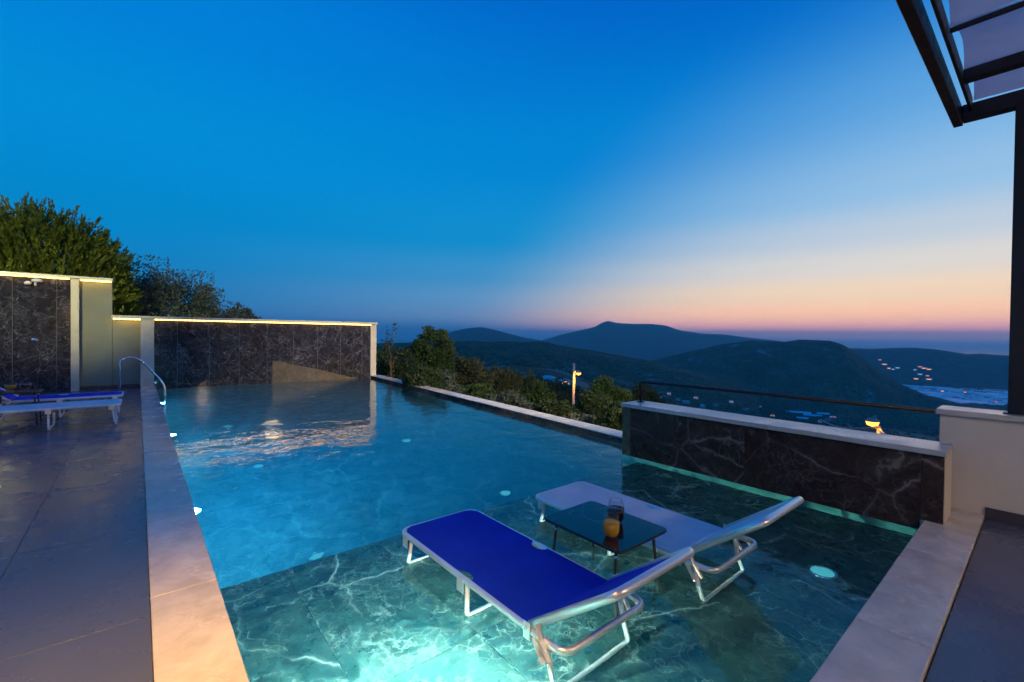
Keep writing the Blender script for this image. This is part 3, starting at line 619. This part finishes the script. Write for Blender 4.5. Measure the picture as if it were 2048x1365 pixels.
# ------------------------------------------------------------------ terrain
LP = [(0, -4), (15, -4.5), (30, -6.5), (100, -17), (300, -37), (500, -50), (1000, -80), (2000, -170), (4600, -300)]
RP = [(0, -4.5), (20, -7.5), (100, -26), (400, -86), (1000, -172), (2000, -298), (4600, -300)]
def ground_z(x, y):
    r = math.hypot(x, y); b = math.degrees(math.atan2(x, y))
    t = min(1, max(0, (b-44)/15)); t = t*t*(3-2*t)
    if b > 118: t *= max(0, 1-(b-118)/40)
    z = np.interp(r, *zip(*LP))*(1-t) + np.interp(r, *zip(*RP))*t
    if r > 25:
        k = min(1, (r-25)/700)*min(1, max(.0, (2400-r)/900))
        z += k*(math.sin(x*.021+1.3)*math.cos(y*.017)*5 + math.sin(x*.0063+y*.0041)*12*min(1, r/900) + math.sin(x*.07+y*.05)*1.2)
    return float(z)
def ground_hit(px, py, r0=20, r1=4500):
    d = ray(px, py); hd = math.hypot(d[0], d[1]); r = r0
    while r < r1:
        x, y, z = d[0]/hd*r, d[1]/hd*r, H+d[2]/hd*r
        if z < ground_z(x, y): return Vector((x, y, ground_z(x, y)))
        r *= 1.012
    x, y = d[0]/hd*r1, d[1]/hd*r1; return Vector((x, y, ground_z(x, y)))
def grid_mesh(name, P, m, kind='structure'):
    n, k = P.shape[:2]; me = bpy.data.meshes.new(name)
    idx = np.arange(n*k).reshape(n, k); q = np.stack([idx[:-1, :-1], idx[1:, :-1], idx[1:, 1:], idx[:-1, 1:]], -1).reshape(-1, 4)
    me.from_pydata(P.reshape(-1, 3).tolist(), [], q.tolist()); me.materials.append(M[m])
    for p in me.polygons: p.use_smooth = True
    o = bpy.data.objects.new(name, me); link(o); tag(o, kind=kind); return o
rs = np.concatenate([[0.5], np.geomspace(6, 4600, 84)]); bs = np.radians(np.concatenate([np.arange(-5, 110, .75), np.arange(110, 356, 5)]))
P = np.array([[(r*math.sin(b), r*math.cos(b), ground_z(r*math.sin(b), r*math.cos(b))) for b in bs] for r in rs])
grid_mesh('ground', P, 'ground')
bm = bmesh.new(); bmesh.ops.create_circle(bm, cap_ends=True, radius=24000, segments=96); o = mesh_obj('sea', bm, 'sea'); o.location.z = -301.5; tag(o, kind='structure')

from mathutils import noise as mn
def ridge(name, crest, D, base, front, m, amp, wl, seed, back=.6, rows=64, step=3, dskew=0):
    xs_ = np.array([p[0] for p in crest], float); ys_ = np.array([p[1] for p in crest], float)
    xx = np.arange(xs_[0], xs_[-1]+.1, step); yy_ = np.interp(xx, xs_, ys_)
    ker = np.array([1, 2, 3, 2, 1])/9; yy_ = np.convolve(np.pad(yy_, 2, 'edge'), ker, 'valid')
    P = []
    for i, (px, py) in enumerate(zip(xx, yy_)):
        Dk = D*(1+dskew*(i/len(xx)-.5)); c0 = at_r(px, py, Dk); u = Vector((c0.x, c0.y, 0)).normalized(); col = []
        for j in range(rows+7):
            s = (j-6)/rows if j >= 6 else (j-6)/6*back
            r = Dk - s*front; a = abs(s) if s >= 0 else abs(s)/back
            prof = 1-(.35*a+.65*a*a*(3-2*a))
            x, y = u.x*r, u.y*r; z = base + (c0.z-base)*prof
            nz = mn.fractal(Vector((x/wl, y/wl, seed)), .75, 2.15, 8)
            gl = 1-abs(mn.noise(Vector((x/wl*.8+5, y/wl*.8, seed+3))))*2
            z += amp*(nz*.8 - gl*.6*min(1, a*3))*(.22+min(1, a*2.2))*(1-a**4)
            col.append((x, y, z))
        P.append(col)
    return grid_mesh(name, np.array(P), m)
ridge('mountain', [(1010, 706), (1060, 690), (1085, 680), (1120, 670), (1165, 660), (1190, 654), (1203, 646), (1215, 641.5), (1232, 646), (1262, 648), (1300, 648), (1330, 651), (1362, 661), (1400, 667), (1450, 670), (1490, 675), (1540, 680), (1600, 690), (1680, 700), (1760, 712)], 8200, -300, 3000, 'mount', 70, 1500, 3.3)
ridge('mountain', [(600, 700), (760, 694), (840, 682), (880, 672), (905, 663), (935, 657), (963, 654.5), (985, 659), (1010, 666), (1050, 676), (1100, 684), (1160, 694), (1260, 712)], 6200, -300, 2200, 'mount', 50, 1300, 9.1)
ridge('hill', [(520, 694), (700, 690), (800, 687), (880, 684), (950, 683), (1010, 684), (1080, 683), (1120, 690), (1160, 697), (1210, 706), (1270, 716), (1310, 722), (1370, 738), (1440, 758), (1520, 782)], 1500, -150, 900, 'hill', 32, 320, 1.7, dskew=.3)
ridge('hill', [(1180, 745), (1260, 730), (1310, 720), (1350, 711), (1390, 703), (1430, 692), (1470, 684), (1505, 679.5), (1540, 683), (1570, 684), (1600, 680), (1630, 681), (1662, 684), (1690, 693), (1712, 708), (1745, 732), (1775, 753), (1805, 771), (1850, 790), (1900, 803), (1960, 815), (2030, 826), (2120, 838)], 2450, -300, 1150, 'hill', 62, 420, 5.2, dskew=-.12)
ridge('hill', [(1560, 710), (1640, 702), (1690, 697), (1740, 699), (1790, 696.5), (1830, 696), (1870, 699), (1910, 705), (1935, 709), (1960, 708), (2000, 711), (2060, 713), (2140, 715), (2300, 718), (2600, 730), (3000, 728), (3500, 735), (4200, 760)], 5200, -301, 1350, 'mount', 16, 700, 7.7)

from mathutils.bvhtree import BVHTree
TV, TF = [], []
for o in list(COL.objects):
    if o.type == 'MESH' and o.name.split('.')[0] in ('ground', 'hill', 'mountain'):
        n0 = len(TV); TV += [v.co.copy() for v in o.data.vertices]; TF += [[i+n0 for i in p.vertices] for p in o.data.polygons]
BVH = BVHTree.FromPolygons(TV, TF)
def land_hit(px, py):
    d = Vector(ray(px, py)).normalized(); h = BVH.ray_cast(Vector((0, 0, H))+d*12, d, 20000); return h[0] if h[0] else at_r(px, py, 4000)
# ------------------------------------------------------------------ vegetation
def leaves(name, C, Dr, size, m, parent, aspect=.5, jitter=.35, kind=None):
    n = len(C); Dr = Dr/np.maximum(1e-6, np.linalg.norm(Dr, axis=1, keepdims=True))
    rv = rng.normal(size=(n, 3)); sd2 = np.cross(Dr, rv); sd2 /= np.maximum(1e-6, np.linalg.norm(sd2, axis=1, keepdims=True))
    s = (size*(1+jitter*rng.uniform(-1, 1, n)))[:, None]
    V = np.stack([C, C+Dr*s*.45+sd2*s*aspect*.5, C+Dr*s, C+Dr*s*.45-sd2*s*aspect*.5], 1).reshape(-1, 3)
    me = bpy.data.meshes.new(name); F = np.arange(4*n).reshape(n, 4)
    me.vertices.add(4*n); me.vertices.foreach_set('co', V.ravel()); me.loops.add(4*n); me.loops.foreach_set('vertex_index', F.ravel()); me.polygons.add(n); me.polygons.foreach_set('loop_start', np.arange(0, 4*n, 4)); me.update(calc_edges=True)
    me.materials.append(M[m]); o = bpy.data.objects.new(name, me); link(o, parent)
    return o
def limbs(parent, h, spread, n, r, z0=.35, seed=0, name='trunk', top=.8):
    rr = random.Random(seed); bm = bmesh.new(); lean = Vector((rr.uniform(-.1, .1)*h, rr.uniform(-.1, .1)*h, 0)); ends = []
    main = [Vector((0, 0, -.3)), Vector((0, 0, h*.25))+lean*.3, Vector((0, 0, h*.55))+lean*.7, Vector((0, 0, h*top))+lean]
    add_tube(bm, main, r, 7, False, 1, r*.25)
    for k in range(n):
        t = z0+(top-z0)*rr.random(); b0 = Vector((0, 0, h*t))+lean*t; a = rr.uniform(0, 6.28); l = spread*rr.uniform(.5, 1)
        e = b0+Vector((math.cos(a)*l, math.sin(a)*l, l*rr.uniform(.2, .9))); mid = (b0+e)/2+Vector((0, 0, -.06*l))
        add_tube(bm, [b0, mid, e], r*.38, 5, False, 1, r*.08); ends.append(e)
        for q in range(2):
            e2 = e+Vector((rr.uniform(-1, 1), rr.uniform(-1, 1), rr.uniform(0, 1)))*l*.4; add_tube(bm, [mid.lerp(e, .6), e2], r*.16, 4, False, 1, r*.05)
    mesh_obj(name, bm, 'bark', parent); return ends
def bush_tree(label, loc, h, rx, rz, m, nclump, nleaf, lsize, group, seed, name='tree', zc=None, cat='tree', gap=.0, clump=.26):
    t = thing(name, label, cat, loc, 0, group); g = np.random.default_rng(seed)
    zc = zc or h-rz*.95
    limbs(t, zc+rz*.6, rx*.7, 9, .03*h+.02, .35, seed, 'trunk', .9)
    u = g.normal(size=(nclump, 3)); u /= np.linalg.norm(u, axis=1, keepdims=True); rad = g.uniform(.35, 1.0, nclump)**.6
    C = u*rad[:, None]*np.array([rx, rx, rz])*g.uniform(.82, 1.12, (nclump, 1)) + [0, 0, zc]
    cr = clump*min(rx, rz)*g.uniform(.55, 1.3, nclump)
    A = np.repeat(C, nleaf, 0) + np.clip(g.normal(size=(nclump*nleaf, 3)), -1.35, 1.35)*np.repeat(cr, nleaf)[:, None]*.5
    Dv = (A-[0, 0, zc])*.8/rx + g.normal(size=A.shape)*.8 + [0, 0, .3]
    leaves('crown', A, Dv, lsize, m, t, .55); return t
def frond_tree(label, loc, crowns, n, m, seed, size):
    t = thing('conifer_tree', label, 'tree', loc); g = np.random.default_rng(seed)
    limbs(t, crowns[0][2]+crowns[0][4]*.5, 1.2, 12, .16, .3, seed, 'trunk', .95)
    CC, DD = [], []
    for (cx, cy, cz, rx, rz, wgt) in crowns:
        k = int(n*wgt); u = g.normal(size=(k, 3)); u[:, 2] = np.abs(u[:, 2])*1.0-.35; u /= np.linalg.norm(u, axis=1, keepdims=True)
        r = g.uniform(.45, 1.04, k)**.5
        c0 = u*r[:, None]*np.array([rx, rx, rz])+[cx, cy, cz]; d0 = u*np.array([.75, .75, .4])+[0, 0, .75]+g.normal(size=u.shape)*.25; d0 /= np.linalg.norm(d0, axis=1, keepdims=True)
        for q in range(36):          # a plume: stem blades with side blades
            f_ = q/36; side = g.normal(size=c0.shape); side -= d0*(side*d0).sum(1)[:, None]; side /= np.linalg.norm(side, axis=1, keepdims=True)
            CC.append(c0 + d0*f_*size*1.15 + side*.02); DD.append(d0*1.1 + side*(.75-.5*f_))
    leaves('crown', np.concatenate(CC), np.concatenate(DD), size*.19, m, t, .38); return t
p = at_y(120, 560, 18.3); frond_tree('large yellow-green conifer rising behind the tall marble wall', (p.x, 18.3, -4.2), [(-.30, 0, 6.75, 1.62, 1.95, .62), (.58, -.2, 5.7, .85, 1.6, .24), (-2.1, .3, 7.1, 1.3, 1.8, .30), (.7, .4, 3.9, .6, 1.5, .1)], 1900, 'leaf_conifer', 3, .60)
p = at_y(335, 600, 21); bush_tree('dark grey-green olive tree behind the low marble wall', (p.x, 21, -4.6), 8.4, 2.25, 1.9, 'leaf_olive', 210, 230, .095, 'trees behind the pool walls', 5, 'olive_tree', zc=6.35, clump=.3)
p = at_y(255, 600, 20); bush_tree('slender dark tree between the conifer and the olive tree', (p.x, 20, -4.6), 7.0, .8, 1.5, 'leaf_olive', 60, 90, .15, 'trees behind the pool walls', 15, 'tree', zc=5.4)
p = at_y(472, 622, 24); bush_tree('small dark treetop just showing above the low marble wall', (p.x, 24, -5), 7.6, 1.1, 1.1, 'leaf_olive', 60, 90, .15, 'trees behind the pool walls', 6, 'tree', zc=6.5)
nh = thing('neighbour_house', 'white house corner showing at the left edge behind the conifer', 'house', (-3.0, 20.5, -4)); box('wall', -5, .06, 0, 6, 0, 8.7, 'white_plaster', nh); box('roof', -5.2, .12, -.1, 6.2, 8.7, 8.8, 'white_roof', nh); box('window', -2.2, -1.2, -.02, .02, 5.5, 7, 'window_dark', nh)
# bare sapling beside the pool wall
sp_ = at_r(782, 700, 17); t = thing('sapling', 'thin sapling with bare twigs right of the low marble wall', 'tree', (sp_.x, sp_.y, -4.8)); rr = random.Random(2); bm = bmesh.new()
add_tube(bm, [(0, 0, 0), (.05, 0, 3), (0, .05, 5.6)], .05, 6, False, 1, .02); tips = []
for k in range(10):
    b0 = Vector((0, .03, 4.3+k*.15)); e = b0+Vector((rr.uniform(-.35, .35), rr.uniform(-.35, .35), rr.uniform(.5, 1.1))); add_tube(bm, [b0, (b0+e)/2+Vector((rr.uniform(-.06, .06), 0, 0)), e], .016, 5, False, 1, .006)
    tips += [b0.lerp(e, q) for q in (.45, .6, .75, .9, 1)]
mesh_obj('trunk', bm, 'bark', t); T = np.repeat(np.array([tuple(v) for v in tips]), 5, 0); T = T+rng.normal(size=T.shape)*.05; leaves('crown', T, rng.normal(size=T.shape)+[0, 0, .6], .11, 'leaf_dark', t, .5)
# trees below the pool edge: pixel of the crown top, distance, crown half-width px, kind
SPEC = [(866, 656, 19, 40, 'leaf_green', 'tallest yellow-green tree beyond the pool edge, right of the sapling'), (800, 705, 18, 46, 'leaf_dark', 'dark bushy tree behind the bare sapling'), (940, 712, 22, 42, 'leaf_tan', 'brownish open tree right of the tallest tree beyond the pool'),
 (1000, 738, 24, 36, 'leaf_tan', 'dry olive-brown tree mid-way along the pool edge'), (885, 752, 15, 44, 'leaf_olive', 'silvery bush close behind the pool edge below the tallest tree'), (960, 775, 16, 40, 'leaf_green', 'leafy green bush close behind the middle of the pool edge'),
 (1020, 782, 15, 44, 'leaf_olive', 'grey-green bush behind the pool edge left of the street lamp'), (1075, 770, 20, 40, 'leaf_green', 'round green tree just left of the lit street lamp'), (1110, 800, 15, 36, 'leaf_dark', 'dark bush at the foot of the street lamp, left side'),
 (1185, 790, 17, 40, 'leaf_dark', 'dark bush right of the street lamp pole'), (1215, 762, 20, 42, 'leaf_green', 'dark tree left of the brown-black marble wall'), (1290, 775, 24, 36, 'leaf_dark', 'tree top behind the left end of the guard rail'),
 (1040, 745, 34, 30, 'leaf_green', 'farther green tree behind the pool edge bushes'), (1160, 830, 13, 40, 'leaf_olive', 'low bush pressed against the pool edge below the street lamp'), (760, 700, 22, 40, 'leaf_green', 'green tree half hidden by the right end of the pool wall'),
 (845, 735, 13, 40, 'leaf_dark', 'dark shrub low behind the far part of the pool edge'), (1240, 815, 12, 34, 'leaf_dark', 'dark shrub touching the left end of the brown-black marble wall')]
for i, (px, py, r, wpx, m, lab) in enumerate(SPEC):
    top = at_r(px, py, r); gz = ground_z(top.x, top.y); h = top.z-gz; rx = wpx/FPX*r*1.05; rz = min(h*.55, rx*1.35)
    bush_tree(lab, (top.x, top.y, gz), h, rx, rz, m, 100, 170, .085 if r < 20 else .115, 'trees below the pool edge', 40+i, 'tree' if r >= 17 else 'bush', clump=.28, cat='tree' if r >= 17 else 'bush')

proto = [bush_tree('round dark tree on the slope among the houses below', (0, 0, -50), 5.5, 2.1, 2.2, m_, 60, 60, .30, 'trees on the slope among the houses', 300+i, 'tree') for i, m_ in enumerate(('leaf_dark', 'leaf_green', 'leaf_olive'))]
g4 = np.random.default_rng(21)
for k in range(36):
    b = g4.uniform(22, 84); r = g4.uniform(34, 105); x, y = r*math.sin(R(b)), r*math.cos(R(b)); o = proto[k] if k < 3 else copy_tree(proto[k % 3])
    o.location = (x, y, ground_z(x, y)-.2); o.rotation_euler = (0, 0, g4.uniform(0, 6.28)); s_ = g4.uniform(.6, 1.15)*(1 if b < 52 else .8); o.scale = (s_, s_, s_*g4.uniform(.85, 1.2))
# woods and single trees on the slopes far below: one mass
def woods():
    g = np.random.default_rng(11); A, D_, Z = [], [], []
    for k in range(6500):
        b = g.uniform(5, 100); r = math.exp(g.uniform(math.log(95), math.log(2100))); x, y = r*math.sin(R(b)), r*math.cos(R(b))
        if mn.noise(Vector((x/120, y/120, 4))) < -.12: continue
        s = g.uniform(1.4, 2.8)*(1+r/1600); z = ground_z(x, y); n = 46 if r < 400 else 26
        u = g.normal(size=(n, 3)); u /= np.linalg.norm(u, axis=1, keepdims=True); u[:, 2] = np.abs(u[:, 2])*1.3-.25
        A.append(u*s*g.uniform(.55, 1.1, (n, 1))+[x, y, z+s*.75]); D_.append(u+g.normal(size=(n, 3))*.5); Z.append(np.full(n, s*.62))
    o = leaves('woods', np.concatenate(A), np.concatenate(D_), np.concatenate(Z), 'leaf_dark', None, .7); tag(o, 'scattered dark woods on the slopes below the villa', 'woods', kind='stuff')
woods()

# ------------------------------------------------------------------ houses, greenhouses and lights in the valley
def house(px, py, w, d, h, label, roof='roof_tile', lit=None, rz=0., dist=None, flat=False):
    q = land_hit(px, py); z = q.z
    t = thing('house', label, 'house', (q.x, q.y, z), -math.atan2(q.x, q.y)+rz, 'houses in the valley')
    box('wall', -w/2, w/2, -d/2, d/2, -2, h, 'house_white', t)
    if flat: box('roof', -w/2-.3, w/2+.3, -d/2-.3, d/2+.3, h, h+.35, roof, t)
    else:
        bm = bmesh.new(); a = [(-w/2-.5, -d/2-.5, h), (w/2+.5, -d/2-.5, h), (w/2+.5, d/2+.5, h), (-w/2-.5, d/2+.5, h), (-w/2*.55, 0, h+d*.28), (w/2*.55, 0, h+d*.28)]; vs = [bm.verts.new(v) for v in a]
        for f_ in ((0, 1, 5, 4), (2, 3, 4, 5), (1, 2, 5), (3, 0, 4), (3, 2, 1, 0)): bm.faces.new([vs[i] for i in f_])
        mesh_obj('roof', bm, roof, t)
    for k, x in enumerate((-w*.3, 0, w*.3)):
        box('window', x-w*.07, x+w*.07, -d/2-.06, -d/2+.05, h*.35, h*.72, lit if (lit and k != 1) else 'window_dark', t)
    if lit: box('lit_porch', -w*.12, w*.12, -d/2-.25, -d/2-.07, h*.75, h*.88, lit, t)
    return t
house(1096, 768, 11, 9, 5.5, 'pale house left of the street lamp with a light roof', 'white_roof')
house(1128, 772, 15, 10, 8, 'large pale house with lit windows left of the street lamp', 'white_roof', 'lit_window', .4)
house(1104, 762, 9, 8, 5, 'small house with an orange light among the trees', 'white_roof', 'lit_window', -.3)
house(1170, 806, 12, 9, 4, 'low white-roofed house right of the street lamp pole', 'white_roof', None, .2, None, True)
house(1032, 772, 9, 8, 5, 'small lit house among the dry trees beyond the pool', 'roof_tile', 'lit_window')
house(1302, 784, 13, 10, 5.5, 'red-roofed white house seen under the guard rail', 'roof_tile', None, -.2)
house(1372, 806, 16, 10, 4.5, 'long white-roofed house seen under the guard rail', 'white_roof', None, .1, None, True)
house(1405, 815, 10, 8, 4.5, 'small white house just above the pale wall cap', 'white_roof', None, .3)
house(1545, 833, 14, 12, 6, 'house with a warm lamp near the middle of the pale cap', 'roof_tile', 'lit_window')
house(1665, 836, 18, 12, 6, 'red-roofed house with warm lights by the orange street lamp', 'roof_tile', 'lit_pink', .2)
house(1640, 845, 10, 9, 4, 'small house with a pink light left of the orange street lamp', 'white_roof', 'lit_pink')
house(1700, 852, 14, 10, 4.5, 'dim house just below the orange street lamp', 'roof_tile', None, .3)
VH = ((1318, 796, None), (1338, 790, 'lit_window'), (1356, 800, None), (1392, 798, 'lit_window'), (1432, 812, None), (1462, 806, 'lit_window'), (1492, 820, None), (1520, 815, 'lit_pink'), (1575, 824, None))
ORD = ['first', 'second', 'third', 'fourth', 'fifth', 'sixth', 'seventh', 'eighth', 'ninth', 'tenth', 'eleventh', 'twelfth', 'thirteenth']
TOWN = [(1769, 730, 'lit_window', 40), (1760, 721, 'lit_pink', 24), (1778, 738, 'lit_window', 26), (1795, 737, 'lit_white', 34), (1786, 740, 'lit_white', 24), (1840, 735, 'lit_pink', 36), (1849, 738, 'lit_window', 44), (1858, 740, 'lit_window', 36), (1840, 750, 'lit_white', 34), (1832, 759, 'lit_window', 34), (1858, 760, 'lit_window', 40), (1855, 753, 'lit_pink', 26), (1830, 741, 'lit_white', 22)]
for k, (px, py, lm, w) in enumerate(TOWN):
    q = land_hit(px, py); w *= math.hypot(q.x, q.y)/4600
    t = thing('town_building', f'lit building of the far town, number {k+1} from the hill slope', 'building', (q.x, q.y, q.z), -math.atan2(q.x, q.y), 'lit buildings of the far town')
    t['label'] = f'{ORD[sorted(p[0]+p[1]*.01 for p in TOWN).index(px+py*.01)]} lit building from the left in the far town below the hazy ridge'
    box('wall', -w/2, w/2, -8, 8, -6, 9, 'house_white', t); box('lit_front', -w*.32, w*.32, -8.6, -8.05, 1, 6.5, lm, t); box('roof', -w/2-1, w/2+1, -9, 9, 9.02, 9.8, 'white_roof', t)
for k, (px, py) in enumerate(((1875, 772), (1885, 784), (1905, 768), (1916, 783), (1930, 786), (1935, 769), (1953, 765), (1968, 778), (1992, 806))):
    q = land_hit(px, py); t = thing('packing_shed', f'{ORD[k]} small lit shed from the left on the pale greenhouse plain', 'shed', (q.x, q.y, -299.5), -math.atan2(q.x, q.y), 'lit sheds on the greenhouse plain')
    box('wall', -9, 9, -6, 6, 0, 8, 'house_white', t); box('roof', -10, 10, -7, 7, 8.02, 8.8, 'roof_tile', t); box('lit_front', -6, 6, -6.5, -6.05, 1, 7, ('lit_pink', 'lit_window')[k % 2], t)
for k, (px, py, lt) in enumerate(VH): house(px, py, 10, 8, 4.6, f'{ORD[k]} small valley house from the left, seen below the guard rail', ('roof_tile', 'white_roof')[k % 2], lt, .3*(k % 3)-.3)
# greenhouses on the plain
def tunnel_mesh(Lx, Ly, h, n=8):
    bm = bmesh.new(); a = [bm.verts.new((-Lx/2, -Ly/2*math.cos(math.pi*k/n), h*(.45+.55*math.sin(math.pi*k/n)) if 0 < k < n else 0)) for k in range(n+1)]; b2 = [bm.verts.new((Lx/2, v.co.y, v.co.z)) for v in a]
    for k in range(n): bm.faces.new((a[k], b2[k], b2[k+1], a[k+1]))
    bm.faces.new(a[::-1]); bm.faces.new(b2); bmesh.ops.recalc_face_normals(bm, faces=bm.faces); me = bpy.data.meshes.new('greenhouse'); bm.to_mesh(me); bm.free(); me.materials.append(M['greenhouse']); return me
gm = [tunnel_mesh(70, 26, 6), tunnel_mesh(110, 40, 7), tunnel_mesh(48, 22, 5)]
g = np.random.default_rng(5); k = 0
for py in np.arange(761, 812, 3.1):
    px = 1800 + max(0, (py-770))*2.6 + g.uniform(0, 14) - (20 if py < 768 else 0)
    while px < 2052:
        r = 301.5*FPX/max(40, (py - (671+.0121*(px-1024))))*math.hypot(1, (px-1024)/FPX); q = at_r(px, py, r)
        if r < 4400 and g.random() < .86:
            o = bpy.data.objects.new('greenhouse', gm[int(g.integers(3))]); link(o); o.location = (q.x, q.y, -299.6); o.rotation_euler = (0, 0, -math.atan2(q.x, q.y)+g.normal()*.12); s = g.uniform(.85, 1.35); o.scale = (s, s*1.1, 1)
            tag(o, 'white plastic greenhouse on the plain beyond the dark hill', 'greenhouse', 'greenhouses on the valley plain')
        px += g.uniform(17, 30)
for k, (px, py, ln) in enumerate(((1600, 826, 60), (1610, 838, 46), (1625, 832, 50), (1650, 829, 44))):
    q = land_hit(px, py); o = bpy.data.objects.new('greenhouse', gm[0]); link(o); o.location = q; o.rotation_euler = (0, 0, -math.atan2(q.x, q.y)+.1); s = ln/70; o.scale = (s, s, .8)
    tag(o, f'{ORD[k]} pale greenhouse from the left just above the wall cap, left of the orange lamp', 'greenhouse', 'greenhouses above the wall cap')

def street_lamp(px, top_py, r, lamp_px, lamp_py, label, wid, e):
    tp = at_r(px, top_py, r); gz = ground_z(tp.x, tp.y); hgt = tp.z-gz
    t = thing('street_lamp', label, 'street lamp', (tp.x, tp.y, gz), 0, 'street lamps on the slope')
    bm = bmesh.new(); add_tube(bm, [(0, 0, 0), (0, 0, hgt)], wid*.7, 10, False, 1, wid*.5); mesh_obj('pole', bm, 'concrete', t, True)
    q = at_r(lamp_px, lamp_py, r-.4)-Vector((tp.x, tp.y, gz)); qh = q+Vector((0, 0, .12))
    tube('arm', [(0, 0, min(hgt-.15, qh.z-.25)), qh*.6+Vector((0, 0, qh.z*.4)), qh], .03, 'concrete', t)
    hd = lathe('lamp_head', [(0, .09), (.12, .07), (.22, -.03), (.20, -.04)], 'concrete', t, 14, q)
    lathe('lamp_glass', [(.19, -.035), (.15, -.16), (0, -.22)], 'lamp_sodium', t, 14, q)
    point_light('bulb', q+Vector((0, 0, -.32)), e, (1, .34, .03), .12, t)
    return t, Vector((tp.x, tp.y, tp.z))
_, A = street_lamp(1148, 727, 33, 1157, 745, 'concrete street lamp glowing orange above the trees beyond the pool', .17, 340)
_, B = street_lamp(1758, 852, 20, 1745, 841, 'orange street lamp close behind the right part of the pale wall cap', .13, 34)
cbl = thing('power_cable', 'overhead cables crossing by the orange street lamp behind the wall cap', 'cable', tuple(B))
for (px, py, r) in ((1640, 838, 34), (1830, 876, 15)):
    e = at_r(px, py, r)-B; tube('cable', [Vector((0, 0, -.05))+(e*(k/8))+Vector((0, 0, -.25*math.sin(math.pi*k/8))) for k in range(9)], .035, 'concrete', cbl, 6)

# ------------------------------------------------------------------ evening haze
bm = bmesh.new(); add_box(bm, -25500, 25500, -25500, 25500, -304, 345); m = mat('haze air'); b = NB(m)
v = b.N('ShaderNodeVolumePrincipled'); v.inputs['Color'].default_value = (.40, .88, .94, 1); v.inputs['Density'].default_value = 8e-5; v.inputs['Anisotropy'].default_value = .1
b.out(None, v.outputs[0]); tag(mesh_obj('haze', bm, m), 'thin evening haze over the valley', 'haze', kind='stuff')
